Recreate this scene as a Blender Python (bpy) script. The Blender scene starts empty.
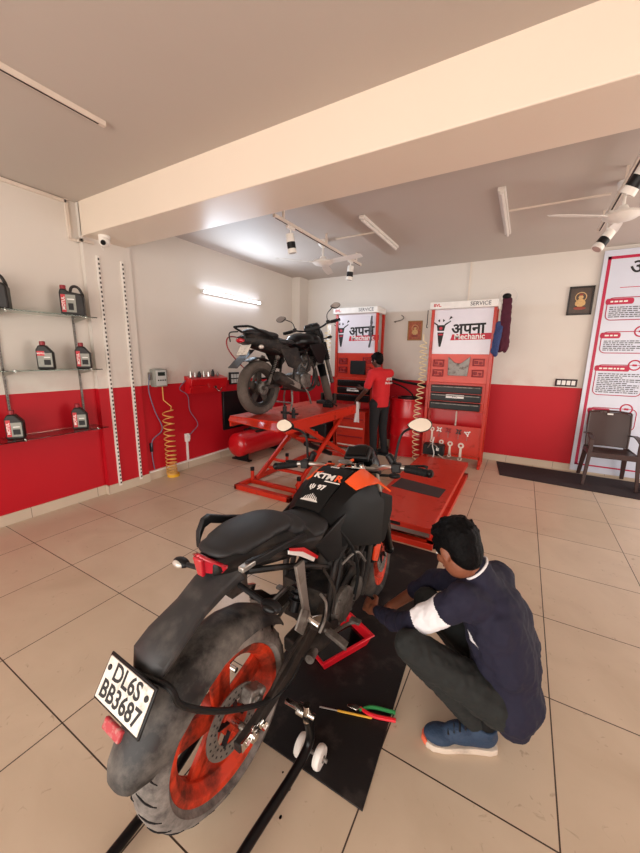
import bpy, bmesh, math, random
from mathutils import Vector, Matrix, Quaternion
random.seed(7)
PI = math.pi
C = bpy.context.scene.collection
V = Vector

# ------------------------------------------------------------------ materials
def lin(h):
    h = h.lstrip('#')
    o = []
    for i in (0, 2, 4):
        c = int(h[i:i+2], 16) / 255
        o.append(c/12.92 if c <= .04045 else ((c+.055)/1.055)**2.4)
    return (*o, 1)

def mat(name, col, rough=.5, metal=0., var=.12, scale=9., bump=0., bscale=60., dirt=None, dirt_amt=.5,
        dirt_scale=5., coat=0., trans=0., emis=None, estr=0., ior=1.45, alpha=1., spec=.5):
    m = bpy.data.materials.new(name); m.use_nodes = True
    nt = m.node_tree; N = nt.nodes; L = nt.links
    b = N['Principled BSDF']
    b.inputs['Roughness'].default_value = rough
    b.inputs['Metallic'].default_value = metal
    b.inputs['Coat Weight'].default_value = coat
    b.inputs['Coat Roughness'].default_value = .12
    b.inputs['Transmission Weight'].default_value = trans
    b.inputs['IOR'].default_value = ior
    b.inputs['Alpha'].default_value = alpha
    b.inputs['Specular IOR Level'].default_value = spec
    c = lin(col)
    tc = N.new('ShaderNodeTexCoord')
    nz = N.new('ShaderNodeTexNoise'); nz.inputs['Scale'].default_value = scale; nz.inputs['Detail'].default_value = 4
    L.new(tc.outputs['Object'], nz.inputs['Vector'])
    mx = N.new('ShaderNodeMix'); mx.data_type = 'RGBA'
    mx.inputs[6].default_value = tuple(x*(1-var) for x in c[:3])+(1,)
    mx.inputs[7].default_value = tuple(min(1, x*(1+var)) for x in c[:3])+(1,)
    L.new(nz.outputs['Fac'], mx.inputs[0])
    out = mx.outputs[2]
    if dirt:
        n2 = N.new('ShaderNodeTexNoise'); n2.inputs['Scale'].default_value = dirt_scale; n2.inputs['Detail'].default_value = 7
        n2.inputs['Roughness'].default_value = .65
        L.new(tc.outputs['Object'], n2.inputs['Vector'])
        mr = N.new('ShaderNodeMapRange'); mr.inputs[1].default_value = .62-dirt_amt*.4; mr.inputs[2].default_value = .82-dirt_amt*.3
        L.new(n2.outputs['Fac'], mr.inputs[0])
        m2 = N.new('ShaderNodeMix'); m2.data_type = 'RGBA'
        L.new(mr.outputs[0], m2.inputs[0]); L.new(out, m2.inputs[6]); m2.inputs[7].default_value = lin(dirt)
        out = m2.outputs[2]
        ra = N.new('ShaderNodeMapRange'); ra.inputs[3].default_value = rough; ra.inputs[4].default_value = max(rough, .8)
        L.new(mr.outputs[0], ra.inputs[0]); L.new(ra.outputs[0], b.inputs['Roughness'])
    L.new(out, b.inputs['Base Color'])
    if bump:
        n3 = N.new('ShaderNodeTexNoise'); n3.inputs['Scale'].default_value = bscale; n3.inputs['Detail'].default_value = 3
        L.new(tc.outputs['Object'], n3.inputs['Vector'])
        bp = N.new('ShaderNodeBump'); bp.inputs['Strength'].default_value = bump; bp.inputs['Distance'].default_value = .01
        L.new(n3.outputs['Fac'], bp.inputs['Height']); L.new(bp.outputs[0], b.inputs['Normal'])
    if emis:
        b.inputs['Emission Color'].default_value = lin(emis); b.inputs['Emission Strength'].default_value = estr
    return m

M = {}
def dm(k, *a, **kw): M[k] = mat(k, *a, **kw)
dm('red_metal', '#bd2812', .36, 0, .08, coat=.15, dirt='#6a1a10', dirt_amt=.12, dirt_scale=9)
dm('red_plain', '#c0101a', .3, coat=.4, var=.08)
dm('red_dark', '#8c1018', .45)
dm('red_pale', '#d8564a', .4)
dm('red_plastic', '#d81828', .3)
dm('black_plastic', '#111113', .45, spec=.35, bump=.05, bscale=300)
dm('black_matte', '#0f0f10', .7, spec=.3)
dm('black_gloss', '#08080a', .30, spec=.3)
dm('black_dusty', '#121111', .5, spec=.35, dirt='#453c37', dirt_amt=.36, dirt_scale=11)
dm('tail_grey', '#2b2a2b', .48, dirt='#4a4643', dirt_amt=.35, dirt_scale=14)
dm('hugger_grey', '#201e1e', .5, dirt='#6d6761', dirt_amt=.48, dirt_scale=8)
dm('tyre', '#1e1c1c', .85, var=.2, dirt='#5b5149', dirt_amt=.45, dirt_scale=8, bump=.15)
dm('tyre_dusty', '#4a4542', .9, var=.2, dirt='#8d857e', dirt_amt=.6, dirt_scale=10, bump=.15)
dm('tyre_groove', '#1a1717', .9)
dm('tyre_brown', '#4c433d', .9, var=.2, dirt='#6a605a', dirt_amt=.4, bump=.12)
dm('orange', '#e8431c', .35, coat=.3, var=.08, dirt='#5c2a1a', dirt_amt=.15, dirt_scale=14)
dm('rim_orange', '#d43a18', .42, var=.12, dirt='#4a2418', dirt_amt=.5, dirt_scale=11)
dm('orange_bright', '#ff5a22', .35, coat=.3)
dm('panel_black', '#0a0a0b', .5, spec=.2)
dm('seat', '#212123', .55, bump=.06, bscale=400, var=.05)
dm('steel', '#b8b4ae', .3, .9, var=.1)
dm('steel_dull', '#8a8580', .5, .7, var=.2, dirt='#5a5048', dirt_amt=.35, dirt_scale=20)
dm('alu_grey', '#857d76', .45, .4, var=.15, dirt='#6e6258', dirt_amt=.3, dirt_scale=15)
dm('engine', '#211e1d', .55, .3, var=.25, dirt='#453c35', dirt_amt=.4, dirt_scale=15, bump=.2, bscale=90)
dm('engine_grey', '#6b6661', .5, .5, var=.25, dirt='#4a423c', dirt_amt=.45, dirt_scale=20, bump=.15)
dm('grime', '#241f1d', .6, .2, var=.3, dirt='#463d36', dirt_amt=.45, dirt_scale=12, bump=.25)
dm('chrome', '#d6d2cc', .12, 1.)
dm('mirror_glass', '#e8e2d8', .05, 1., var=0)
dm('white', '#e8e6e2', .4)
dm('white_paint', '#e9e4dd', .45)
dm('white_plate', '#dcd6cc', .4, dirt='#9b9288', dirt_amt=.25, dirt_scale=30)
dm('ink', '#1a1a1c', .6)
dm('ink_soft', '#53555c', .6)
dm('ink_red', '#c01f3a', .5)
dm('magenta', '#b3123f', .4)
dm('banner', '#ccd0de', .28, coat=.2, var=.03)
dm('poster', '#dcd8e2', .3, coat=.3, var=.04)
dm('tail_red', '#a80c22', .12, coat=1., emis='#ff1030', estr=.02)
dm('reflector', '#a83038', .4, dirt='#b09a90', dirt_amt=.4, dirt_scale=40)
dm('amber', '#d9a050', .3, coat=.5)
dm('clear_lens', '#c9c4bc', .15, .3, coat=1)
dm('rubber_mat', '#171313', .6, var=.25, scale=4, bump=.12, bscale=120, spec=.35, dirt='#453d39', dirt_amt=.2, dirt_scale=7)
dm('rug', '#2a1e20', .9, var=.2, bump=.4, bscale=200)
dm('grey_box', '#8f9089', .45)
dm('grey_label', '#c2c6c4', .4)
dm('lcd', '#2c3330', .2)
dm('hose', '#dca85c', .4)
dm('hose_pale', '#e9d6a6', .4)
dm('cable_grey', '#6b6f88', .5)
dm('cable_black', '#161618', .5)
dm('cable_white', '#e0dcd6', .5)
dm('wood_gold', '#a0703c', .45)
dm('frame_dark', '#231b17', .4)
dm('picture_gold', '#a8854c', .4, var=.7, scale=40)
dm('picture_red', '#a4502e', .4, var=.8, scale=40)
dm('idol', '#c9a26b', .4, var=.4, scale=60)
dm('idol_red', '#8c3a2a', .4)
dm('plastic_brown', '#412f2c', .36, var=.06, spec=.35)
dm('skin', '#7d4a34', .5, var=.1, scale=20)
dm('skin_dark', '#4e2e24', .5, var=.1, scale=20)
dm('lip', '#6b3630', .5)
dm('hair', '#070607', .6, var=.3, scale=90, bump=.6, bscale=70, spec=.1)
dm('navy', '#17152a', .85, var=.12, scale=14, bump=.5, bscale=9)
dm('cloth_white', '#e4e0e2', .8, var=.04, bump=.4, bscale=10)
dm('jeans', '#1c1e1d', .85, var=.2, scale=25, bump=.5, bscale=14)
dm('trousers', '#19191c', .85)
dm('tshirt', '#c01c22', .8, var=.1, bump=.4, bscale=10)
dm('shoe_blue', '#26384f', .7, var=.2, bump=.3, bscale=160)
dm('sole', '#cfbfae', .7, dirt='#a08f80', dirt_amt=.3)
dm('sole_orange', '#e0674a', .6)
dm('eye_white', '#d8d2cc', .3)
dm('maroon_cloth', '#4a1a2c', .9, bump=.5, bscale=20)
dm('blue_cloth', '#34426e', .9, var=.6, scale=60, bump=.5, bscale=20)
dm('green', '#2c8a4a', .4)
dm('yellow', '#e0a82c', .4)
dm('oil', '#070606', .08)
dm('bottle_grey', '#262322', .42, spec=.35)
dm('bottle_cap', '#8c1c26', .4)
dm('label_red', '#c3202c', .4)
dm('label_grey', '#8d8d84', .4, var=.25, scale=50)
dm('tray_red', '#a31a20', .4)
dm('skirting', '#c9b8a4', .3, var=.06, scale=3)
dm('skirt_joint', '#6f6258', .8)
dm('conduit', '#dccfc2', .5)
dm('pad_grey', '#3a2d2e', .8)
dm('steel_plate', '#9d8f86', .35, .7)
dm('lamp_white', '#e4dfd8', .35)
dm('lamp_glass', '#cfc9c2', .1, .4)
dm('tube_on', '#ffffff', .5, emis='#dfeaff', estr=16.)
dm('tube_off', '#dcd6d0', .3)
dm('monitor_black', '#101214', .3)
dm('tank_decal_white', '#eeeae6', .4)

def glass_mat():
    m = mat('shelf_glass', '#bfe0d2', .04, 0, 0, trans=1., ior=1.45)
    return m
M['glass'] = glass_mat()

def wall_mat(name, xred=99.):
    """cream paint above, glossy red dado below 1.17 m (to the left of xred), smudged just above it"""
    m = bpy.data.materials.new(name); m.use_nodes = True
    nt = m.node_tree; N = nt.nodes; L = nt.links; b = N['Principled BSDF']
    g = N.new('ShaderNodeNewGeometry'); s = N.new('ShaderNodeSeparateXYZ'); L.new(g.outputs['Position'], s.inputs[0])
    nz = N.new('ShaderNodeTexNoise'); nz.inputs['Scale'].default_value = 1.3; nz.inputs['Detail'].default_value = 6
    L.new(g.outputs['Position'], nz.inputs['Vector'])
    cr = N.new('ShaderNodeMix'); cr.data_type = 'RGBA'; cr.inputs[6].default_value = lin('#d3ccc4'); cr.inputs[7].default_value = lin('#ddd6cd')
    L.new(nz.outputs['Fac'], cr.inputs[0])
    # smudges: red dust band above the dado
    band = N.new('ShaderNodeMapRange'); band.inputs[1].default_value = 1.17; band.inputs[2].default_value = 1.6
    band.inputs[3].default_value = 1; band.inputs[4].default_value = 0
    L.new(s.outputs['Z'], band.inputs[0])
    n2 = N.new('ShaderNodeTexNoise'); n2.inputs['Scale'].default_value = 3.5; n2.inputs['Detail'].default_value = 8
    L.new(g.outputs['Position'], n2.inputs['Vector'])
    r2 = N.new('ShaderNodeMapRange'); r2.inputs[1].default_value = .45; r2.inputs[2].default_value = .75; r2.inputs[4].default_value = .45
    L.new(n2.outputs['Fac'], r2.inputs[0])
    ml = N.new('ShaderNodeMath'); ml.operation = 'MULTIPLY'; L.new(band.outputs[0], ml.inputs[0]); L.new(r2.outputs[0], ml.inputs[1])
    sm = N.new('ShaderNodeMix'); sm.data_type = 'RGBA'; L.new(ml.outputs[0], sm.inputs[0]); L.new(cr.outputs[2], sm.inputs[6]); sm.inputs[7].default_value = lin('#b98f86')
    red = N.new('ShaderNodeMix'); red.data_type = 'RGBA'; red.inputs[6].default_value = lin('#b00d1c'); red.inputs[7].default_value = lin('#c01222')
    L.new(nz.outputs['Fac'], red.inputs[0])
    lt = N.new('ShaderNodeMath'); lt.operation = 'LESS_THAN'; L.new(s.outputs['Z'], lt.inputs[0]); lt.inputs[1].default_value = 1.17
    lx = N.new('ShaderNodeMath'); lx.operation = 'LESS_THAN'; L.new(s.outputs['X'], lx.inputs[0]); lx.inputs[1].default_value = xred
    an = N.new('ShaderNodeMath'); an.operation = 'MULTIPLY'; L.new(lt.outputs[0], an.inputs[0]); L.new(lx.outputs[0], an.inputs[1])
    fn = N.new('ShaderNodeMix'); fn.data_type = 'RGBA'; L.new(an.outputs[0], fn.inputs[0]); L.new(sm.outputs[2], fn.inputs[6]); L.new(red.outputs[2], fn.inputs[7])
    L.new(fn.outputs[2], b.inputs['Base Color'])
    rr = N.new('ShaderNodeMapRange'); rr.inputs[3].default_value = .55; rr.inputs[4].default_value = .5; b.inputs['Specular IOR Level'].default_value = .3
    L.new(an.outputs[0], rr.inputs[0]); L.new(rr.outputs[0], b.inputs['Roughness'])
    bp = N.new('ShaderNodeBump'); bp.inputs['Strength'].default_value = .12; bp.inputs['Distance'].default_value = .02
    L.new(nz.outputs['Fac'], bp.inputs['Height']); L.new(bp.outputs[0], b.inputs['Normal'])
    return m
M['wall'] = wall_mat('wall_paint_red_dado'); M['wall_far'] = wall_mat('far_wall_paint_red_dado', 4.645)
dm('ceiling_paint', '#bfb5ad', .62, var=.05, scale=1.2, bump=.06, bscale=4)
dm('beam_paint', '#e4d6c6', .32, var=.03, scale=2)

def floor_mat():
    m = bpy.data.materials.new('beige_floor_tiles'); m.use_nodes = True
    nt = m.node_tree; N = nt.nodes; L = nt.links; b = N['Principled BSDF']
    g = N.new('ShaderNodeNewGeometry'); s = N.new('ShaderNodeSeparateXYZ'); L.new(g.outputs['Position'], s.inputs[0])
    def joint(ax, w):
        d = N.new('ShaderNodeMath'); d.operation = 'DIVIDE'; L.new(s.outputs[ax], d.inputs[0]); d.inputs[1].default_value = .6
        a = N.new('ShaderNodeMath'); a.operation = 'ADD'; L.new(d.outputs[0], a.inputs[0]); a.inputs[1].default_value = .5
        f = N.new('ShaderNodeMath'); f.operation = 'FRACT'; L.new(a.outputs[0], f.inputs[0])
        u = N.new('ShaderNodeMath'); u.operation = 'SUBTRACT'; L.new(f.outputs[0], u.inputs[0]); u.inputs[1].default_value = .5
        ab = N.new('ShaderNodeMath'); ab.operation = 'ABSOLUTE'; L.new(u.outputs[0], ab.inputs[0])
        lt = N.new('ShaderNodeMath'); lt.operation = 'LESS_THAN'; L.new(ab.outputs[0], lt.inputs[0]); lt.inputs[1].default_value = w/.6/2
        return lt, d
    jx, dx = joint('X', .0055); jy, dy = joint('Y', .0055)
    mxm = N.new('ShaderNodeMath'); mxm.operation = 'MAXIMUM'; L.new(jx.outputs[0], mxm.inputs[0]); L.new(jy.outputs[0], mxm.inputs[1])
    # per-tile tone
    fx = N.new('ShaderNodeMath'); fx.operation = 'FLOOR'; L.new(dx.outputs[0], fx.inputs[0])
    fy = N.new('ShaderNodeMath'); fy.operation = 'FLOOR'; L.new(dy.outputs[0], fy.inputs[0])
    cb = N.new('ShaderNodeCombineXYZ'); L.new(fx.outputs[0], cb.inputs[0]); L.new(fy.outputs[0], cb.inputs[1])
    wn = N.new('ShaderNodeTexWhiteNoise'); L.new(cb.outputs[0], wn.inputs['Vector'])
    n1 = N.new('ShaderNodeTexNoise'); n1.inputs['Scale'].default_value = 2.2; n1.inputs['Detail'].default_value = 8; n1.inputs['Distortion'].default_value = 1.2
    L.new(g.outputs['Position'], n1.inputs['Vector'])
    ad = N.new('ShaderNodeMath'); ad.operation = 'MULTIPLY_ADD'; L.new(wn.outputs['Value'], ad.inputs[0]); ad.inputs[1].default_value = .25; L.new(n1.outputs['Fac'], ad.inputs[2])
    c = N.new('ShaderNodeMix'); c.data_type = 'RGBA'; c.inputs[6].default_value = lin('#b09a82'); c.inputs[7].default_value = lin('#cdb9a2')
    L.new(ad.outputs[0], c.inputs[0])
    # scuffs
    n2 = N.new('ShaderNodeTexNoise'); n2.inputs['Scale'].default_value = 14; n2.inputs['Detail'].default_value = 5; n2.inputs['Distortion'].default_value = 2
    L.new(g.outputs['Position'], n2.inputs['Vector'])
    r2 = N.new('ShaderNodeMapRange'); r2.inputs[1].default_value = .66; r2.inputs[2].default_value = .74; r2.inputs[4].default_value = .5
    L.new(n2.outputs['Fac'], r2.inputs[0])
    c2 = N.new('ShaderNodeMix'); c2.data_type = 'RGBA'; L.new(r2.outputs[0], c2.inputs[0]); L.new(c.outputs[2], c2.inputs[6]); c2.inputs[7].default_value = lin('#8a7460')
    c3 = N.new('ShaderNodeMix'); c3.data_type = 'RGBA'; L.new(mxm.outputs[0], c3.inputs[0]); L.new(c2.outputs[2], c3.inputs[6]); c3.inputs[7].default_value = lin('#38281f')
    L.new(c3.outputs[2], b.inputs['Base Color'])
    rr = N.new('ShaderNodeMapRange'); rr.inputs[3].default_value = .24; rr.inputs[4].default_value = .42
    L.new(n1.outputs['Fac'], rr.inputs[0]); L.new(rr.outputs[0], b.inputs['Roughness'])
    return m
M['floor'] = floor_mat()

# ------------------------------------------------------------------ mesh builder
def frame_of(d, up=V((0, 0, 1))):
    d = d.normalized()
    if abs(d.dot(up)) > .98: up = V((0, 1, 0)) if abs(d.y) < .9 else V((1, 0, 0))
    x = up.cross(d).normalized(); y = d.cross(x)
    return x, y

def catmull(p, n=6, closed=False):
    p = [V(q) for q in p]
    if len(p) < 3: return p
    o = []
    k = len(p)
    rng = range(k) if closed else range(k-1)
    for i in rng:
        if closed: a, b, c, d = p[(i-1) % k], p[i], p[(i+1) % k], p[(i+2) % k]
        else:
            b, c = p[i], p[i+1]
            a = p[i-1] if i else b*2-c
            d = p[i+2] if i+2 < k else c*2-b
        for j in range(n):
            t = j/n
            o.append(.5*((2*b)+(c-a)*t+(2*a-5*b+4*c-d)*t*t+(3*b-a-3*c+d)*t*t*t))
    if not closed: o.append(p[-1])
    return o

class MB:
    def __init__(s): s.v = []; s.f = []; s.fm = []; s.m = 0; s.X = Matrix.Identity(4)
    def add(s, vs, fs):
        o = len(s.v)
        s.v += [s.X @ V(v) for v in vs]
        for f in fs: s.f.append([i+o for i in f]); s.fm.append(s.m)
        return s
    def box(s, c, d, R=None):
        c = V(c); h = V(d)/2; vs = []
        for z in (-1, 1):
            for y in (-1, 1):
                for x in (-1, 1):
                    q = V((x*h.x, y*h.y, z*h.z)); q = (R @ q) if R else q
                    vs.append(c+q)
        return s.add(vs, [(0, 2, 3, 1), (4, 5, 7, 6), (0, 1, 5, 4), (2, 6, 7, 3), (0, 4, 6, 2), (1, 3, 7, 5)])
    def bb(s, a, b): return s.box([(a[i]+b[i])/2 for i in range(3)], [abs(b[i]-a[i]) for i in range(3)])
    def bar(s, a, b, w, h, up=(0, 0, 1)):
        a, b = V(a), V(b); x, y = frame_of(b-a, V(up))
        x, y = x*w/2, y*h/2
        vs = [a-x-y, a+x-y, a+x+y, a-x+y, b-x-y, b+x-y, b+x+y, b-x+y]
        return s.add(vs, [(3, 2, 1, 0), (4, 5, 6, 7), (0, 1, 5, 4), (1, 2, 6, 5), (2, 3, 7, 6), (3, 0, 4, 7)])
    def cyl(s, a, b, r, r2=None, n=16):
        a, b = V(a), V(b); r2 = r if r2 is None else r2; x, y = frame_of(b-a); vs = []
        for (p, q) in ((a, r), (b, r2)):
            for i in range(n):
                t = 2*PI*i/n; vs.append(p+x*q*math.cos(t)+y*q*math.sin(t))
        fs = [(i, (i+1) % n, n+(i+1) % n, n+i) for i in range(n)]
        fs += [tuple(range(n-1, -1, -1)), tuple(range(n, 2*n))]
        return s.add(vs, fs)
    def tube(s, pts, r, n=8, closed=False, sm=0):
        pts = catmull(pts, sm, closed) if sm else [V(p) for p in pts]
        k = len(pts); R = r if isinstance(r, (list, tuple)) else None
        vs = []; px = None
        for i, p in enumerate(pts):
            if closed: d = pts[(i+1) % k]-pts[i-1]
            else: d = pts[min(i+1, k-1)]-pts[max(i-1, 0)]
            d = d.normalized() if d.length > 1e-9 else V((0, 0, 1))
            if px is None: x, y = frame_of(d)
            else:
                x = px-d*px.dot(d)
                x = x.normalized() if x.length > 1e-6 else frame_of(d)[0]
                y = d.cross(x)
            px = x
            if R:
                u = i/(k-1)*(len(R)-1); j = min(int(u), len(R)-2); q = R[j]+(R[j+1]-R[j])*(u-j)
            else: q = r
            for j in range(n):
                t = 2*PI*j/n; vs.append(p+x*q*math.cos(t)+y*q*math.sin(t))
        fs = []
        for i in range(k if closed else k-1):
            a = i*n; b = ((i+1) % k)*n
            for j in range(n): fs.append((a+j, a+(j+1) % n, b+(j+1) % n, b+j))
        if not closed: fs += [tuple(range(n-1, -1, -1)), tuple(range((k-1)*n, k*n))]
        return s.add(vs, fs)
    def lathe(s, prof, c=(0, 0, 0), axis=(0, 0, 1), n=32, closed=False, a0=0, a1=2*PI):
        """prof: (radius, height along axis)"""
        c = V(c); ax = V(axis).normalized(); x, y = frame_of(ax); vs = []
        full = abs(a1-a0-2*PI) < 1e-6; m = n if full else n+1; k = len(prof)
        for i in range(m):
            t = a0+(a1-a0)*i/n
            for (r, h) in prof: vs.append(c+ax*h+(x*math.cos(t)+y*math.sin(t))*r)
        fs = []
        for i in range(n):
            a = i*k; b = ((i+1) % m)*k
            for j in range(k if closed else k-1):
                j2 = (j+1) % k; fs.append((a+j, b+j, b+j2, a+j2))
        if not closed and full:
            if prof[0][0] > 1e-6: fs.append(tuple(i*k for i in range(m)))
            if prof[-1][0] > 1e-6: fs.append(tuple(i*k+k-1 for i in range(m-1, -1, -1)))
        return s.add(vs, fs)
    def prism(s, pts, a, b, plane='xz'):
        """pts in plane coordinates, extruded from a to b on the third axis"""
        def P(u, w, t): return {'xz': (u, t, w), 'xy': (u, w, t), 'yz': (t, u, w)}[plane]
        n = len(pts); vs = [P(u, w, a) for u, w in pts]+[P(u, w, b) for u, w in pts]
        fs = [(i, (i+1) % n, n+(i+1) % n, n+i) for i in range(n)]+[tuple(range(n-1, -1, -1)), tuple(range(n, 2*n))]
        return s.add(vs, fs)
    def slab(s, pts, t):
        """polygon of 3-D points given a thickness along its normal"""
        pts = [V(p) for p in pts]; nrm = V((0, 0, 0)); n = len(pts)
        for i in range(n): nrm += pts[i].cross(pts[(i+1) % n])
        nrm.normalize(); vs = [p-nrm*t/2 for p in pts]+[p+nrm*t/2 for p in pts]
        fs = [(i, (i+1) % n, n+(i+1) % n, n+i) for i in range(n)]+[tuple(range(n-1, -1, -1)), tuple(range(n, 2*n))]
        return s.add(vs, fs)
    def sph(s, c, r, R=None, n=16, k=10):
        c = V(c); r = (r, r, r) if isinstance(r, (int, float)) else r
        vs = []; fs = []
        def q(x, y, z):
            p = V((x*r[0], y*r[1], z*r[2])); return c+((R @ p) if R else p)
        vs.append(q(0, 0, 1))
        for i in range(1, k):
            f = PI*i/k
            for j in range(n):
                t = 2*PI*j/n; vs.append(q(math.sin(f)*math.cos(t), math.sin(f)*math.sin(t), math.cos(f)))
        vs.append(q(0, 0, -1)); e = len(vs)-1
        for j in range(n): fs.append((0, 1+j, 1+(j+1) % n)); fs.append((e, e-n+(j+1) % n, e-n+j))
        for i in range(k-2):
            a = 1+i*n
            for j in range(n): fs.append((a+j, a+n+j, a+n+(j+1) % n, a+(j+1) % n))
        return s.add(vs, fs)
    def cap(s, a, b, ra, rb=None, n=12):
        """tapered capsule"""
        rb = ra if rb is None else rb
        s.sph(a, ra, n=n, k=8); s.sph(b, rb, n=n, k=8); return s.cyl(a, b, ra, rb, n)
    def loft(s, rings, caps=True, closed=False):
        n = len(rings[0]); k = len(rings); vs = [V(p) for r in rings for p in r]; fs = []
        for i in range(k if closed else k-1):
            a = i*n; b = ((i+1) % k)*n
            for j in range(n): fs.append((a+j, a+(j+1) % n, b+(j+1) % n, b+j))
        if caps and not closed: fs += [tuple(range(n-1, -1, -1)), tuple(range((k-1)*n, k*n))]
        return s.add(vs, fs)
    def sheet(s, grid, t=.003):
        """grid of 3-D points (rows x cols) as a solid sheet of thickness t"""
        R = len(grid); K = len(grid[0]); g = [[V(p) for p in r] for r in grid]; nn = []
        for i in range(R):
            for j in range(K):
                du = g[min(i+1, R-1)][j]-g[max(i-1, 0)][j]; dv = g[i][min(j+1, K-1)]-g[i][max(j-1, 0)]
                q = du.cross(dv); nn.append(q.normalized() if q.length > 1e-12 else V((0, 0, 1)))
        top = [g[i][j]+nn[i*K+j]*t/2 for i in range(R) for j in range(K)]
        bot = [g[i][j]-nn[i*K+j]*t/2 for i in range(R) for j in range(K)]
        o = R*K; fs = []
        for i in range(R-1):
            for j in range(K-1):
                a, b, c, d = i*K+j, i*K+j+1, (i+1)*K+j+1, (i+1)*K+j
                fs.append((a, d, c, b)); fs.append((o+a, o+b, o+c, o+d))
        ed = [j for j in range(K)]+[i*K+K-1 for i in range(1, R)]+[(R-1)*K+j for j in range(K-2, -1, -1)]+[i*K for i in range(R-2, 0, -1)]
        for i in range(len(ed)):
            a, b = ed[i], ed[(i+1) % len(ed)]; fs.append((a, b, o+b, o+a))
        return s.add(top+bot, fs)
    def mesh(s, name, mats, ang=35, fix=True):
        me = bpy.data.meshes.new(name); me.from_pydata([tuple(v) for v in s.v], [], s.f)
        for m in mats: me.materials.append(m)
        for p, i in zip(me.polygons, s.fm): p.material_index = i
        bm = bmesh.new(); bm.from_mesh(me)
        if fix: bmesh.ops.recalc_face_normals(bm, faces=bm.faces)
        for f in bm.faces: f.smooth = True
        a = math.radians(ang)
        for e in bm.edges:
            if len(e.link_faces) == 2 and e.calc_face_angle(0) > a: e.smooth = False
        bm.to_mesh(me); bm.free(); return me
    def build(s, name, mats, parent=None, bevel=0, seg=2, sub=0, ang=35, loc=None, rot=None):
        if isinstance(mats, str): mats = [mats]
        mats = [M[m] if isinstance(m, str) else m for m in mats]
        o = bpy.data.objects.new(name, s.mesh(name, mats, ang)); C.objects.link(o)
        if parent: o.parent = parent
        if loc: o.location = loc
        if rot: o.rotation_euler = rot
        if bevel:
            b = o.modifiers.new('bevel', 'BEVEL'); b.width = bevel; b.segments = seg; b.limit_method = 'ANGLE'; b.angle_limit = math.radians(40)
            b.harden_normals = False
        if sub:
            b = o.modifiers.new('sub', 'SUBSURF'); b.levels = sub; b.render_levels = sub
        return o

def blob(mb, name, mats, parent=None, voxel=.01, smooth=6, paint=None, disp=0):
    """one continuous skin around overlapping volumes"""
    if isinstance(mats, str): mats = [mats]
    me = mb.mesh(name, [])
    o = bpy.data.objects.new(name, me); C.objects.link(o)
    r = o.modifiers.new('r', 'REMESH'); r.mode = 'VOXEL'; r.voxel_size = voxel; r.use_smooth_shade = True
    if smooth:
        q = o.modifiers.new('s', 'SMOOTH'); q.factor = .5; q.iterations = smooth
    if disp:
        tx = bpy.data.textures.new(name+'_folds', 'CLOUDS'); tx.noise_scale = disp[1]
        d = o.modifiers.new('d', 'DISPLACE'); d.texture = tx; d.strength = disp[0]; d.mid_level = .5
    dg = bpy.context.evaluated_depsgraph_get()
    nm = bpy.data.meshes.new_from_object(o.evaluated_get(dg)); nm.name = name
    o.modifiers.clear(); o.data = nm; bpy.data.meshes.remove(me)
    nm.materials.clear()
    for m in mats: nm.materials.append(M[m])
    for p in nm.polygons:
        p.use_smooth = True; p.material_index = 0
        if paint: p.material_index = paint(p.center)
    if parent: o.parent = parent
    return o

_glyph = {}
def text_into(mb, txt, size, X, mi=0, depth=.0008, align='CENTER', bold=0):
    """lettering as real thin geometry; X places the text's local XY plane"""
    cu = bpy.data.curves.new('lettering', 'FONT'); cu.body = txt; cu.size = size; cu.align_x = align; cu.align_y = 'CENTER'
    cu.extrude = depth/2; cu.resolution_u = 3; cu.offset = bold
    o = bpy.data.objects.new('lettering', cu); C.objects.link(o)
    dg = bpy.context.evaluated_depsgraph_get(); me = bpy.data.meshes.new_from_object(o.evaluated_get(dg))
    sx, sm = mb.X, mb.m; mb.X = sx @ X; mb.m = mi
    mb.add([v.co.copy() for v in me.vertices], [tuple(p.vertices) for p in me.polygons])
    mb.X, mb.m = sx, sm
    bpy.data.objects.remove(o); bpy.data.curves.remove(cu); bpy.data.meshes.remove(me)
def plane_m(o, x, y):
    """matrix whose X axis is x, Y axis is y, origin o"""
    x = V(x).normalized(); y = V(y); z = x.cross(y).normalized(); y = z.cross(x)
    m = Matrix((x, y, z)).transposed().to_4x4(); m.translation = V(o); return m

def thing(name, label, cat, loc=(0, 0, 0), rot=(0, 0, 0), group=None):
    o = bpy.data.objects.new(name, None); C.objects.link(o); o.location = loc
    o.rotation_euler = rot if isinstance(rot, (tuple, list)) else (0, 0, rot)
    o.empty_display_size = .1
    return tag(o, label, cat, group)
def tag(o, label, cat, group=None, kind=None):
    o['label'] = label; o['category'] = cat
    if group: o['group'] = group
    if kind: o['kind'] = kind
    return o
def struct(mb, name, mats, label=None, **k):
    o = mb.build(name, mats, **k); o['kind'] = 'structure'
    if label: o['label'] = label
    return o
def dup(root, loc, rot=None, label=None):
    def cp(o, par):
        c = o.copy(); C.objects.link(c)
        if par: c.parent = par
        for ch in list(o.children): cp(ch, c)
        return c
    r = cp(root, None); r.location = loc
    if rot is not None: r.rotation_euler = rot
    if label: r['label'] = label
    return r

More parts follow.
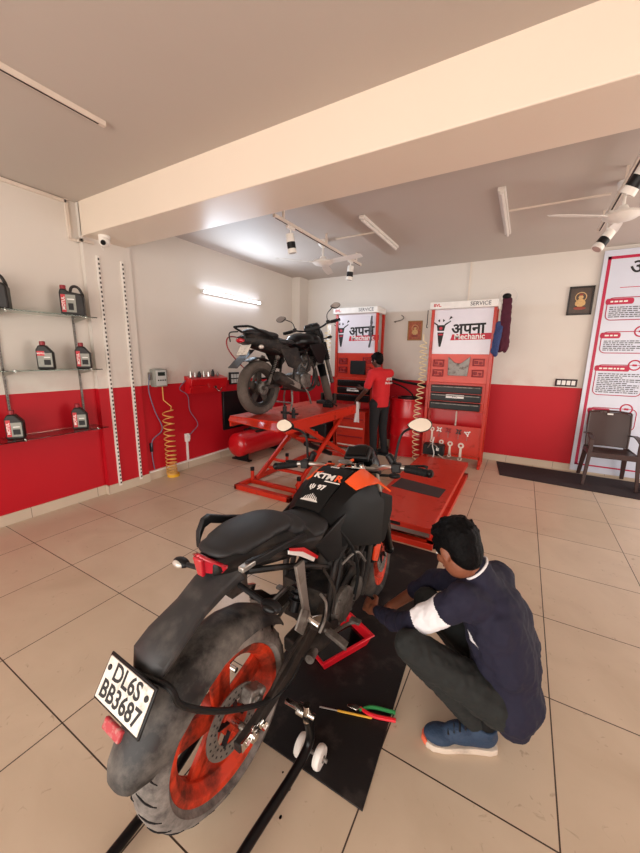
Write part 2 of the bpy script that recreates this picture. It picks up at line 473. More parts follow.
# ------------------------------------------------------------------ room shell
XL, XB, XR, YF, YN, ZC = .04, .10, 7.4, 5.39, -3.4, 2.94
b = MB().bb((-.3, YN, -.12), (XR+.2, YF+.2, 0)); struct(b, 'floor', 'floor', 'beige square floor tiles with dark joints')
b = MB().bb((-.3, YN, ZC), (XR+.2, YF+.2, ZC+.15)); struct(b, 'ceiling', 'ceiling_paint', 'plain painted ceiling slab')
b = MB().bb((-.2, YN, 0), (XL, 1.5, ZC)); b.bb((-.2, 1.98, 0), (XB-.03, YF+.2, ZC)); struct(b, 'wall_left', 'wall', 'cream left wall with red dado')
b = MB().bb((-.2, 1.5, 0), (XB, 1.98, ZC)); struct(b, 'trim_pillar', 'wall', 'pillar under the beam with red dado')
b = MB().bb((XB-.1, 5.1, 0), (.24, YF+.1, ZC)); struct(b, 'trim_corner_column', 'wall', 'narrow corner column at the far end of the left wall')
b = MB().bb((-.2, YF, 0), (XR+.2, YF+.2, ZC)); struct(b, 'wall_far', 'wall_far', 'far wall, cream over a red dado ending beside the banner')
b = MB().bb((XR, YN, 0), (XR+.2, 2.0, ZC)).bb((XR, 5.0, 0), (XR+.2, YF+.2, ZC)).bb((XR, 2.0, 2.65), (XR+.2, 5.0, ZC)); struct(b, 'wall_right', 'wall', 'right wall with a wide open doorway beyond the beam')
b = MB().bb((-.2, YN-.15, 2.72), (XR+.2, YN, ZC+.1)).bb((-.2, YN-.15, 0), (.3, YN, ZC)).bb((XR-.3, YN-.15, 0), (XR+.2, YN, ZC)); struct(b, 'wall_front', 'wall', 'lintel and side piers of the open shopfront')
b = MB().bb((XB-.02, 1.5, 2.64), (XR, 1.93, ZC+.02)); struct(b, 'trim_beam', 'beam_paint', 'deep cream concrete beam across the ceiling', bevel=.006)

def skirt(name, x0, y0, x1, y1, t=.012):
    d = V((x1-x0, y1-y0, 0)); L = d.length; d.normalize(); n = V((-d.y, d.x, 0))
    b = MB(); R = Matrix((d, n, V((0, 0, 1)))).transposed()
    b.box(V((x0, y0, .05))+d*L/2, (L, t*2, .10), R)
    b.m = 1
    k = .6
    while k < L:
        b.box(V((x0, y0, .05))+d*k, (.004, t*2+.001, .1005), R); k += .6
    return struct(b, name, ['skirting', 'skirt_joint'])
skirt('baseboard_left', XL, YN, XL, 1.5)
skirt('baseboard_pillar', XB, 1.49, XB, 1.99)
skirt('baseboard_left_back', XB-.03, 1.98, XB-.03, 5.1)
skirt('baseboard_far', .24, YF, XR, YF)
b = MB().bb((XL, 1.488, 0), (XB+.012, 1.5, .1)); struct(b, 'baseboard_pillar_side', 'skirting')
# thin pale ledge on top of the back baseboard
b = MB().bb((XB-.03, 2.0, .1), (XB+.0, 5.1, .118)); struct(b, 'trim_ledge', 'white_paint')
# ------------------------------------------------------------------ left wall: glass shelves and oil bottles
for y, lab in ((.76, 'thin steel slotted upright on the left wall, at the picture edge'), (1.36, 'thin steel slotted upright on the left wall, next to the pillar')):
    b = MB().bb((XL, y-.008, .74), (XL+.014, y+.008, 2.08)); b.m = 1
    for k in range(52): b.bb((XL+.0135, y-.0025, .76+k*.025), (XL+.0145, y+.0025, .772+k*.025))
    tag(b.build('slotted_upright', ['steel_dull', 'cable_black']), lab, 'rail', 'steel uprights behind the glass shelves')
for y in (1.62, 1.868):
    b = MB().bb((XB, y-.015, .07), (XB+.016, y+.015, 2.49)); b.m = 1
    for k in range(54): b.bb((XB+.0155, y-.002, .09+k*.0445), (XB+.0168, y+.0125, .112+k*.0445))
    tag(b.build('slotted_rail', ['white_paint', 'grime']), 'white slotted metal rail on the pillar, %s' % ('the one nearer the shelves' if y < 1.7 else 'the one nearer the back wall'), 'rail', 'white slotted rails on the pillar')
SH = []
for z, w in ((1.875, 'topmost of three on the left wall'), (1.385, 'middle of three on the left wall'), (.80, 'lowest of three on the left wall, against the red paint')):
    t = thing('glass_shelf', 'clear glass shelf, '+w, 'shelf', (XL, 0, z), group='glass shelves on the left wall')
    MB().bb((.012, -.35, -.008), (.27, 1.45, 0)).build('glass_pane', 'glass', t, bevel=.0015)
    for y in (.20, .76, 1.36):
        b = MB().prism([(.012, -.012), (.25, -.012), (.25, -.02), (.03, -.055), (.012, -.055)], y-.002, y+.002, 'xz')
        br = b.build('bracket', 'steel', t)
        MB().cyl((.235, y, -.012), (.235, y, .004), .006).build('clamp', 'chrome', br)
def bottle(loc, rot, kind, label, cat='bottle'):
    """kind: 'jug' four-litre can with handle, 'litre' one-litre can with a sloping shoulder"""
    t = thing('oil_'+('jug' if kind == 'jug' else 'bottle'), label, cat, loc, rot, 'motor oil on the glass shelves')
    if kind == 'jug':
        w, h, d = .19, .27, .10
        b = MB(); b.prism([(-.095, 0), (.095, 0), (.095, .17), (.075, .20), (-.02, .215), (-.045, .235), (-.085, .235), (-.095, .20)], -d/2, d/2, 'xz')
        b.build('can', 'bottle_grey', t, bevel=.012, seg=3)
        MB().tube([(-.015, 0, .205), (.0, 0, .255), (.03, 0, .268), (.06, 0, .25), (.082, 0, .20), (.084, 0, .17)], .0125, 10, sm=4).build('handle', 'bottle_grey', t)
        c = MB().cyl((-.066, 0, .233), (-.066, 0, .272), .024, n=20); c.build('cap', 'bottle_cap', t, bevel=.003)
        b = MB(); lx = -.01
        b.bb((-.082, -d/2-.0008, .03), (.03, -d/2, .185)); b.m = 1; b.bb((-.082, -d/2-.0014, .03), (-.048, -d/2-.0006, .185))
        text_into(b, 'MOTUL', .034, plane_m((-.065, -d/2-.0016, .108), (0, 0, 1), (-1, 0, 0)), 2, .0006, bold=.0008)
        b.m = 2; b.bb((-.035, -d/2-.0012, .14), (.02, -d/2-.0006, .15)); b.m = 3; b.bb((-.03, -d/2-.0012, .05), (.01, -d/2-.0006, .11))
        b.build('label_print', ['label_grey', 'label_red', 'white', 'ink'], t)
    else:
        d = .065
        b = MB(); b.prism([(-.055, 0), (.055, 0), (.055, .13), (.012, .185), (-.035, .185), (-.055, .15)], -d/2, d/2, 'xz')
        b.build('can', 'bottle_grey', t, bevel=.010, seg=3)
        MB().cyl((-.012, 0, .183), (-.012, 0, .215), .019, n=18).build('cap', 'bottle_cap', t, bevel=.003)
        b = MB(); b.bb((-.046, -d/2-.0008, .02), (.046, -d/2, .125)); b.m = 1
        if kind == 'litre': b.bb((-.046, -d/2-.0014, .02), (-.018, -d/2-.0006, .145))
        else: b.bb((-.046, -d/2-.0014, .105), (.0, -d/2-.0006, .14))
        if kind == 'litre': text_into(b, 'MOTUL', .026, plane_m((-.032, -d/2-.0016, .082), (0, 0, 1), (-1, 0, 0)), 2, .0006, bold=.0006)
        else: text_into(b, 'MOTUL', .016, plane_m((-.021, -d/2-.0016, .122), (1, 0, 0), (0, 0, 1)), 2, .0006, bold=.0003)
        b.m = 3; b.bb((-.008, -d/2-.0014, .035), (.035, -d/2-.0006, .075)); b.m = 2; b.bb((-.005, -d/2-.0014, .09), (.034, -d/2-.0006, .096))
        b.build('label_print', ['label_grey', 'label_red', 'white', 'ink'], t)
    if kind != 'jug': t.scale = (1.15, 1.15, 1.15)
    return t
RB = PI/2*.62   # labels turned toward the room and the shopfront
bottle((.185, 1.31, 1.876), (0, 0, RB), 'jug', 'large dark grey oil jug near the right end of the top glass shelf')
bottle((.185, .735, 1.876), (0, 0, RB), 'jug', 'large dark grey oil jug on the top glass shelf, cut off by the left edge')
bottle((.19, 1.03, 1.386), (0, 0, RB), 'silver', 'one-litre oil bottle with a silvery label, left one on the middle glass shelf')
bottle((.19, 1.345, 1.386), (0, 0, RB), 'litre', 'one-litre oil bottle with a red side label, right one on the middle glass shelf')
bottle((.19, .735, .801), (0, 0, RB), 'litre', 'small dark oil bottle on the lowest glass shelf, left one, near the picture edge')
bottle((.19, 1.25, .801), (0, 0, RB), 'litre', 'small dark oil bottle on the lowest glass shelf, right one, close to the white rails')

# conduits, camera
b = MB(); b.bb((XL, YN, ZC-.035), (XL+.02, 1.42, ZC-.005)); b.bb((XL, 1.40, 2.60), (XL+.02, 1.43, ZC)); b.bb((XL, 1.40, 2.585), (XL+.02, 1.5, 2.61)); b.bb((XL, 1.47, 2.585), (XB+.02, 1.5, 2.61)); b.bb((XB, 1.47, 2.585), (XB+.02, 1.60, 2.61))
tag(b.build('wall_conduit', 'conduit', bevel=.002), 'pale plastic conduit along the top of the left wall, dropping beside the pillar', 'conduit')
t = thing('dome_camera', 'white ceiling dome security camera under the beam by the pillar', 'camera', (.30, 1.60, 2.64))
MB().cyl((0, 0, 0), (0, 0, -.03), .052, .05, 24).build('base', 'white_paint', t, bevel=.004)
MB().sph((0.01, -.01, -.055), .05, n=20, k=12).build('ball', 'white_paint', t)
MB().cyl((.03, -.03, -.065), (.052, -.047, -.08), .022, n=16).build('lens', 'black_gloss', t)
MB().tube([(-.02, 0, -.03), (-.03, -.02, -.09), (-.015, -.01, -.13), (-.03, 0, -.10)], .003, 6, sm=4).build('cable', 'cable_white', t)

# ------------------------------------------------------------------ back left wall: controller, coil hose, tool tray, sockets
XW = XB-.03
t = thing('inflator_control_box', 'grey air inflator control box mounted at the top of the red paint', 'control box', (XW, 2.20, 1.25))
MB().bb((0, -.085, -.10), (.09, .085, .11)).build('case', 'grey_box', t, bevel=.008)
MB().bb((.09, -.07, -.085), (.096, .07, .095)).build('face', 'grey_label', t, bevel=.003)
b = MB().bb((.096, -.045, .03), (.099, .05, .075)); b.m = 1
for k in range(4): b.bb((.096, -.05+k*.03, -.03), (.1, -.033+k*.03, -.015))
b.build('display', ['lcd', 'ink'], t)
MB().bb((-.0, -.11, -.02), (.05, -.085, .07)).build('bracket', 'steel_dull', t)
b = MB(); pts = [(XW+.05, 2.235, 1.15), (XW+.055, 2.235, .98), (XW+.12, 2.29, .90)]
n = 16
for i in range(n*14+1):
    u = i/(n*14); a = i/14*2*PI; z = .87-(.83*(1-(1-u)**1.75)); pts.append((XW+.10+.062*math.cos(a), 2.25+.062*math.sin(a), z))
b.tube(pts, .0065, 6); tag(b.build('coiled_air_hose', 'hose'), 'yellow coiled air hose hanging from the grey control box to the floor', 'hose')
b = MB().lathe([(.045, 0), (.075, 0), (.075, .035), (.045, .035)], (XW+.10, 2.27, .0), n=24, closed=True)
tag(b.build('hose_ring', 'yellow'), 'yellow and black coil end lying on the floor below the coiled hose', 'hose')
b = MB().tube([(XW+.03, 2.09, 1.30), (XW+.04, 2.06, 1.1), (XW+.04, 2.12, .85), (XW+.04, 2.2, .62), (XW+.03, 2.06, .5), (XW+.02, 2.05, .3), (XW+.015, 2.07, .13)], .006, 6, sm=6)
tag(b.build('power_cable', 'cable_grey'), 'grey-blue cable looping down the red wall left of the coiled hose', 'cable')
tag(MB().bb((XW, 2.035, .36), (XW+.03, 2.065, .47)).build('cable_joint', 'cable_black', bevel=.004), 'small dark inline switch on the red wall left of the coiled hose', 'switch')
t = thing('wall_tool_tray', 'red metal tool rack on the left wall above the socket', 'tool rack', (XW, 2.90, 1.13))
b = MB(); b.prism([(0, -.10), (.10, -.10), (.15, .07), (.15, .09), (0, .13)], -.30, .34, 'xz')
# xz prism extrudes along y
b.build('tray', 'red_plain', t, bevel=.006)
b = MB(); b.bb((.10, -.30, -.02), (.16, -.05, -.0)); b.bb((.125, -.28, -.1), (.13, .32, .06)); b.build('front_lip', 'red_plain', t)
tools = [(-.25, .02, .11, 'steel'), (-.18, .015, .08, 'steel'), (-.11, .022, .1, 'cable_black'), (-.03, .018, .09, 'steel'), (.05, .016, .08, 'chrome'), (.13, .02, .14, 'cable_black'), (.22, .018, .08, 'steel_dull')]
for k, (y, r, h, m_) in enumerate(tools):
    h *= .55; q = MB().cyl((0, 0, 0), (0, 0, h), r*1.2, r, 12); q.cyl((0, 0, h), (0, 0, h+.02), r*.6, n=10)
    o = q.build('socket_bit' if r > .017 else 'spray_nozzle', m_, bevel=.002); o.location = (XW+.075, 2.90+y, 1.24)
    tag(o, ['stubby steel bit, first on the red wall rack', 'slim steel nozzle, second on the red wall rack', 'black knob shape, third on the red wall rack', 'steel bit, fourth on the red wall rack', 'chrome nozzle in the middle right of the red wall rack', 'tall black stem standing up on the red wall rack', 'dull bit at the far end of the red wall rack'][k], 'tool', 'small tools on the red wall rack')
b = MB()
b.tube([(XW+.16, 2.98, 1.10), (XW+.17, 3.04, 1.04), (XW+.17, 3.10, 1.08)], .008, 8, sm=4); b.cyl((XW+.16, 2.97, 1.10), (XW+.19, 2.97, 1.10), .02)
tag(b.build('air_gun', 'chrome'), 'small chrome air nozzle hooked on the front of the red wall rack', 'tool')
b = MB().tube([(XW+.03, 2.62, 1.22), (XW+.03, 2.5, 1.1), (XW+.03, 2.62, 1.0), (XW+.03, 2.64, .8), (XW+.03, 2.76, .6), (XW+.03, 2.66, .5), (XW+.03, 2.6, .46)], .005, 6, sm=6)
tag(b.build('power_cable', 'cable_grey'), 'grey cable hanging from the red wall rack down to the white socket', 'cable')
t = thing('wall_socket', 'white socket box on a short upright conduit on the red left wall', 'socket', (XW, 2.58, .42))
MB().bb((0, -.03, -.04), (.035, .03, .07)).build('socket_plate', 'white', t, bevel=.004)
MB().bb((.035, -.02, -.01), (.06, .02, .05)).build('plug', 'cable_white', t, bevel=.004)
MB().bb((0, -.012, -.30), (.02, .012, -.04)).build('conduit', 'white', t)
t = thing('tube_lamp', 'glowing white tube lamp high on the left wall', 'lamp', (XW, 3.53, 2.365))
MB().bb((0, -.60, -.02), (.035, .60, .02)).build('batten', 'lamp_white', t, bevel=.004)
MB().cyl((.055, -.585, 0), (.055, .585, 0), .014, n=16).build('tube', 'tube_on', t)
for s_ in (-1, 1): MB().bb((.03, s_*.59-.012, -.016), (.07, s_*.59+.012, .016)).build('end_cap', 'white', t)
# framed black grid on the wall behind the lifted bike
t = thing('power_outlet_panel', 'small black framed switch panel on the left wall behind the lifted motorcycle', 'switch panel', (XW, 3.50, 1.19))
MB().bb((0, -.09, -.09), (.04, .10, .09)).build('frame', 'cable_black', t, bevel=.004)
b = MB()
for i in range(2):
    for j in range(3): b.bb((.04, -.075+j*.058, -.07+i*.075), (.046, -.03+j*.058, -.012+i*.075))
b.build('switches', 'grey_label', t)

# ------------------------------------------------------------------ far wall: pictures, switches, conduit, banner, rug, chair
def picture(x0, x1, z0, z1, fm, pm, label, fw):
    t = thing('framed_picture', label, 'picture', ((x0+x1)/2, YF, (z0+z1)/2), group='devotional pictures on the far wall')
    w, h = (x1-x0)/2, (z1-z0)/2
    b = MB(); b.bb((-w, -.025, h-fw), (w, 0, h)); b.bb((-w, -.025, -h), (w, 0, -h+fw)); b.bb((-w, -.025, -h), (-w+fw, 0, h)); b.bb((w-fw, -.025, -h), (w, 0, h))
    b.build('frame', fm, t, bevel=.003)
    b = MB(); b.bb((-w+fw, -.012, -h+fw), (w-fw, -.006, h-fw)); b.m = 1
    b.sph((0, -.012, -h*.15), (w*.34, .003, h*.30)); b.sph((0, -.013, h*.24), (w*.20, .003, h*.14)); b.m = 2
    b.sph((0, -.012, -h*.52), (w*.5, .003, h*.12)); b.sph((0, -.013, h*.42), (w*.16, .003, h*.09)); b.m = 1
    b.sph((w*.30, -.013, -h*.18), (w*.12, .003, h*.16)); b.sph((-w*.30, -.013, -h*.18), (w*.12, .003, h*.16)); b.lathe([(w*.40, 0), (w*.47, .001), (w*.47, 0)], (0, -.012, h*.25), (0, -1, 0), 24, closed=True)
    b.build('print', [pm, 'idol', 'idol_red'], t)
dm('picture_dark', '#4a3a30', .35, var=.5, scale=30)
picture(4.335, 4.605, 2.13, 2.49, 'frame_dark', 'picture_dark', 'dark framed devotional picture high on the far wall beside the white banner', .022)
picture(2.195, 2.43, 1.82, 2.13, 'wood_gold', 'picture_red', 'small gold framed devotional picture on the far wall between the two tool boards', .018)
t = thing('switch_board', 'dark switch board with four white switches on the far wall', 'switch', (4.45, YF, 1.235))
MB().bb((-.125, -.02, -.05), (.125, 0, .05)).build('plate', 'pad_grey', t, bevel=.004)
for k in range(4): MB().bb((-.105+k*.055, -.028, -.03), (-.062+k*.055, -.02, .03)).build('rocker', 'white', t, bevel=.002)
b = MB().bb((3.07, YF-.014, 2.36), (3.09, YF, ZC)); tag(b.build('wall_conduit', 'conduit'), 'thin white conduit down the far wall above the right tool board', 'conduit')
b = MB().lathe([(.11, 0), (.115, .004), (.12, 0)], (3.62, YF-.004, 2.42), (0, -1, 0), 32, closed=True)
tag(b.build('wall_ring', 'cable_white'), 'thin pale ring on the far wall at the top right of the right tool board', 'ring')

# service banner
t = thing('service_banner', 'tall white printed service banner with a magenta border on the far wall', 'banner', (4.64, YF-.03, .03))
b = MB(); b.bb((0, -.012, .0), (2.2, 0, 2.86)); b.build('panel', 'banner', t, bevel=.003)
b = MB(); b.m = 0
x0, x1, z0, z1, fw = .045, 2.0, .085, 2.785, .034
for a_, c_ in (((x0, z0), (x1, z0+fw*.6)), ((x0, z1-fw), (x1, z1)), ((x0, z0), (x0+fw, z1)), ((x1-fw, z0), (x1, z1))): b.bb((a_[0], -.0135, a_[1]), (c_[0], -.012, c_[1]))
b.m = 0
rnd = random.Random(3)
def rrect(x, z, X, Z, w=.010, r=.06):
    pts = []
    for cx_, cz_, a0 in ((X-r, Z-r, 0), (x+r, Z-r, 90), (x+r, z+r, 180), (X-r, z+r, 270)):
        for k in range(6):
            a = math.radians(a0+k*18); pts.append((cx_+r*math.cos(a), -.0125, cz_+r*math.sin(a)))
    b.tube(pts, w/2, 4, closed=True)
def group(x, X, zt, zb, nl, pw):
    b.m = 0; rrect(x, zb, X, zt)
    b.prism([(x+.0+.02*math.cos(a), zt-.045+.036*math.sin(a)) for a in [PI/2+PI*k/8 for k in range(9)]]+[(x+pw+.02*math.cos(a), zt-.045+.036*math.sin(a)) for a in [-PI/2+PI*k/8 for k in range(9)]], -.0145, -.012, 'xz')
    b.m = 2; xx = x+.03
    while xx < x+pw-.03:
        w = rnd.uniform(.02, .05); b.bb((xx, -.0155, zt-.055), (min(xx+w, x+pw-.01), -.0142, zt-.037)); xx += w+.012
    b.m = 1
    for i in range(nl):
        z = zt-.115-i*(zt-.13-zb)/max(nl, 1); xx = x+.03; end = X-.03 if i % 3 != 2 else x+(X-x)*rnd.uniform(.55, .9)
        while xx < end:
            w = rnd.uniform(.015, .055); b.bb((xx, -.013, z-.006), (min(xx+w, end), -.012, z+.006)); xx += w+.009
    b.m = 0; cx = X-.11
    b.lathe([(.052, 0), (.06, .003), (.068, 0)], (cx, -.0125, zt+.0), (0, -1, 0), 28, closed=True); b.m = 3
    b.cyl((cx, -.012, zt), (cx, -.0142, zt), .05, n=24); b.m = 0; b.bb((cx-.022, -.016, zt-.012), (cx+.022, -.014, zt+.012))
for (x, X) in ((.11, .60), (.70, 1.20), (1.30, 1.80)):
    if x < .2: gs = ((2.29, 2.02, 6, .24), (1.875, 1.61, 6, .17), (1.46, 1.07, 11, .32), (.90, .62, 6, .2))
    else: gs = ((2.24, 1.95, 6, .24), (1.8, 1.5, 6, .2), (1.36, 1.02, 8, .26), (.86, .62, 5, .22))
    for zt, zb, nl, pw in gs: group(x, X, zt, zb, nl, pw)
text_into(b, 'अपना', .24, plane_m((.53, -.0125, 2.63), (1, 0, 0), (0, 0, 1)), 4, .001, bold=.003)
text_into(b, 'Mechanic', .17, plane_m((.80, -.0125, 2.47), (1, 0, 0), (0, 0, 1)), 0, .001, bold=.002)
b.m = 0; b.bb((.21, -.013, 2.405), (.51, -.012, 2.413)); b.bb((.55, -.013, 2.405), (1.2, -.012, 2.413))
b.build('print', ['magenta', 'ink_soft', 'white', 'banner', 'ink'], t)

# floor rugs and mats
b = MB(); b.slab([(3.80, 4.62, .004), (6.9, 4.42, .004), (6.9, 5.20, .004), (3.72, 5.30, .004)], .008)
tag(b.build('floor_rug', 'rug'), 'long dark brown rug on the tiles along the far wall under the plastic chair', 'rug')
b = MB(); b.slab([(3.0, .375, .004), (3.615, .375, .004), (3.56, 1.3, .004), (3.52, 2.17, .004), (3.0, 2.17, .004)], .007)
tag(b.build('rubber_mat', 'rubber_mat', bevel=.001), 'black rubber mat under the orange and black motorcycle', 'mat')

# brown plastic armchair
t = thing('plastic_armchair', 'dark brown moulded plastic armchair on the rug in front of the banner', 'chair', (4.98, 5.00, .008), (0, 0, .03))
hw, fy, by = .255, -.13, .22
def seat_grid():
    g = []
    for i in range(9):
        y = -.19+.42*i/8; row = []
        for j in range(9):
            x = -.225+.45*j/8; row.append((x, y, .42-.03*math.sin(PI*j/8)*math.sin(PI*min(1, i/7))-.015*(i/8)+(-.02 if i == 0 else 0)))
        g.append(row)
    return g
MB().sheet(seat_grid(), .012).build('seat', 'plastic_brown', t)
b = MB(); b.prism([(-.235, .36), (.235, .36), (.235, .425), (-.235, .425)], -.20, -.188, 'xz'); b.bb((-.24, -.19, .37), (-.222, .22, .425)); b.bb((.222, -.19, .37), (.24, .22, .425)); b.build('apron', 'plastic_brown', t, bevel=.004)
g = []
for i in range(15):
    u = i/14; z = .43+.44*u; w = .215+.012*math.sin(u*PI)+.0*u; y0 = .225+.07*u; row = []
    for j in range(13):
        v = -1+2*j/12; row.append((v*w, y0+.03*(1-v*v)-.004*(i % 2)*(abs(v) < .8), z+(-.02*abs(v)**6 if i == 14 else 0)))
    g.append(row)
MB().sheet(g, .010).build('backrest', 'plastic_brown', t)
b = MB()
for s_ in (-1, 1): b.tube([(s_*.215, .225, .43), (s_*.222, .26, .65), (s_*.215, .292, .87)], .011, 8, sm=3)
b.tube([(-.215, .292, .87), (-.1, .318, .885), (.1, .318, .885), (.215, .292, .87)], .011, 8, sm=4)
for k in range(6): b.tube([(-.18, .245+.07*(k+1)/8, .50+k*.055), (0, .262+.07*(k+1)/8, .50+k*.055), (.18, .245+.07*(k+1)/8, .50+k*.055)], .004, 6, sm=3)
b.build('back_frame', 'plastic_brown', t)
MB().bb((-.03, .289, .84), (.03, .300, .86)).build('sticker', 'white', t)
for s_ in (-1, 1):
    g = [[(s_*(.232+.03*u), y, .585+.035*math.sin(PI*(y+.2)/.46)) for u in (-.9, -.3, .3, .9)] for y in [-.20+.46*k/9 for k in range(10)]]
    MB().sheet(g, .014).build('armrest', 'plastic_brown', t, bevel=.003)
for sx_, sy_ in ((-1, -1), (1, -1), (-1, 1), (1, 1)):
    b = MB()
    if sy_ < 0: b.loft([[(sx_*(.235)+dx, -.185+dy, z) for dx, dy in ((-.022, -.014), (.022, -.014), (.02, .016), (-.02, .016))] for z in (.59, .40)] + [[(sx_*.262+dx*.8, -.215+dy*.8, 0) for dx, dy in ((-.022, -.014), (.022, -.014), (.02, .016), (-.02, .016))]])
    else: b.loft([[(sx_*.205+dx, .215+dy, .43) for dx, dy in ((-.03, -.014), (.03, -.014), (.03, .014), (-.03, .014))], [(sx_*.235+dx*.7, .30+dy*.8, 0) for dx, dy in ((-.03, -.014), (.03, -.014), (.03, .014), (-.03, .014))]])
    b.build('leg', 'plastic_brown', t, bevel=.004)
t = thing('red_helmet_bag', 'glossy red rounded object on the rug at the right edge', 'object', (5.43, 4.80, .008))
MB().lathe([(0, 0), (.10, 0), (.125, .04), (.12, .11), (.07, .17), (.0, .185)], n=28).build('shell', 'red_plastic', t)
MB().tube([(-.1, 0, .11), (-.07, 0, .2), (0, 0, .23), (.07, 0, .2), (.1, 0, .11)], .008, 8, sm=4).build('handle', 'red_dark', t)

# ------------------------------------------------------------------ ceiling fittings
def track(x, y0, y1, label, spots, z=2.86):
    t = thing('track_rail', label, 'light track', (x, 0, ZC), group='spotlight tracks on the back ceiling')
    MB().bb((-.017, y0, -.14), (.017, y1, -.11)).build('rail', 'conduit', t, bevel=.002)
    b = MB().bb((-.006, y0+.02, -.1415), (.006, y1-.02, -.1395)); b.build('slot', 'pad_grey', t)
    for y in (y0+.15, (y0+y1)/2, y1-.15): MB().bb((-.008, y-.012, -.11), (.008, y+.012, 0)).build('hanger', 'conduit', t)
def spot(loc, d, label, drop=.13):
    t = thing('track_spotlight', label, 'spotlight', loc, group='track spotlights')
    d = V(d).normalized()
    MB().bb((-.015, -.06, -.028), (.015, .06, 0)).build('adapter', 'lamp_white', t, bevel=.003)
    c = V((0, 0, -drop)); MB().cyl((0, 0, -.028), (0, 0, .02-drop), .008, n=10).build('stem', 'lamp_white', t)
    a = c-d*.06
    b = MB().cyl(a, a+d*.075, .040, .042, 24); b.m = 1; b.cyl(a+d*.075, a+d*.135, .0425, n=24); b.m = 0; b.cyl(a+d*.135, a+d*.175, .042, .046, 24)
    b.build('lamp_head', ['lamp_white', 'black_plastic'], t)
    MB().cyl(a+d*.165, a+d*.177, .036, n=24).build('lens', 'lamp_glass', t)
track(1.76, 2.35, 4.35, 'spotlight track rail on the left of the back ceiling', 0)
spot((1.76, 2.62, ZC-.14), (.1, .15, -1), 'white and black track spotlight nearest the beam on the left ceiling track')
spot((1.76, 4.02, ZC-.14), (-.1, .0, -1), 'white and black track spotlight at the far end of the left ceiling track')
track(4.42, 2.05, 4.15, 'spotlight track rail on the right of the back ceiling', 0)
spot((4.42, 2.55, ZC-.14), (-.45, .25, -.8), 'large looking white and black track spotlight near the right picture edge')
spot((4.42, 3.62, ZC-.14), (-.5, -.25, -.8), 'white and black track spotlight hanging below the right ceiling fan', .20)
def fan(loc, label, a0):
    t = thing('ceiling_fan', label, 'ceiling fan', loc, group='white ceiling fans')
    MB().lathe([(0, 0), (.06, 0), (.055, -.05), (.02, -.08), (0, -.08)], n=24).build('canopy', 'lamp_white', t)
    MB().cyl((0, 0, -.07), (0, 0, -.20), .011, n=12).build('downrod', 'lamp_white', t)
    MB().lathe([(0, -.18), (.03, -.18), (.045, -.21), (.12, -.235), (.13, -.255), (.10, -.275), (.03, -.295), (0, -.295)], n=28).build('motor', 'lamp_white', t)
    for k in range(3):
        a = a0+k*2*PI/3; R = Matrix.Rotation(a, 3, 'Z')
        g = [[R @ V((x, (y+.0)*w*.85, -.258-.010*y)) for y in (-1, -.33, .33, 1)] for x, w in ((.13, .035), (.22, .055), (.42, .06), (.56, .052), (.585, .03))]
        bl = MB().sheet(g, .003).build('blade', 'lamp_white', t)
        MB().bar(R @ V((.09, 0, -.255)), R @ V((.18, 0, -.258)), .03, .006).build('blade_bracket', 'lamp_white', bl)
fan((1.60, 3.55, ZC), 'white ceiling fan beyond the left spotlight track', 1.9)
fan((4.47, 3.38, ZC), 'white ceiling fan beside the right spotlight track', PI/2)
def batten(x, y0, y1, label):
    t = thing('batten_lamp', label, 'lamp', (x, (y0+y1)/2, ZC), group='unlit batten lamps on the back ceiling')
    L_ = (y1-y0)/2
    MB().bb((-.03, -L_, -.03), (.03, L_, 0)).build('batten', 'lamp_white', t, bevel=.004)
    MB().lathe([(.0, -L_+.02), (.016, -L_+.02), (.016, L_-.02), (0, L_-.02)], (0, 0, -.04), (0, 1, 0), 12).build('diffuser', 'tube_off', t)
batten(2.34, 3.03, 4.15, 'unlit white batten lamp on the ceiling between the two tracks, left one')
batten(3.60, 3.02, 4.23, 'unlit white batten lamp on the ceiling between the two tracks, right one')
tag(MB().bb((1.78, 3.54, ZC-.014), (2.31, 3.556, ZC)).build('ceiling_conduit', 'conduit'), 'thin white conduit on the ceiling from the left track to its batten lamp', 'conduit')
tag(MB().bb((3.63, 3.57, ZC-.014), (4.40, 3.586, ZC)).build('ceiling_conduit', 'conduit'), 'thin white conduit on the ceiling from the right batten lamp to the right track', 'conduit')
t = thing('track_rail', 'spotlight track rail on the ceiling in front of the beam, top left', 'light track', (1.51, 0, ZC))
MB().bb((-.015, -1.2, -.03), (.015, .97, 0)).build('rail', 'conduit', t, bevel=.002)
MB().bb((-.006, -1.18, -.0315), (.006, .93, -.0295)).build('slot', 'pad_grey', t)
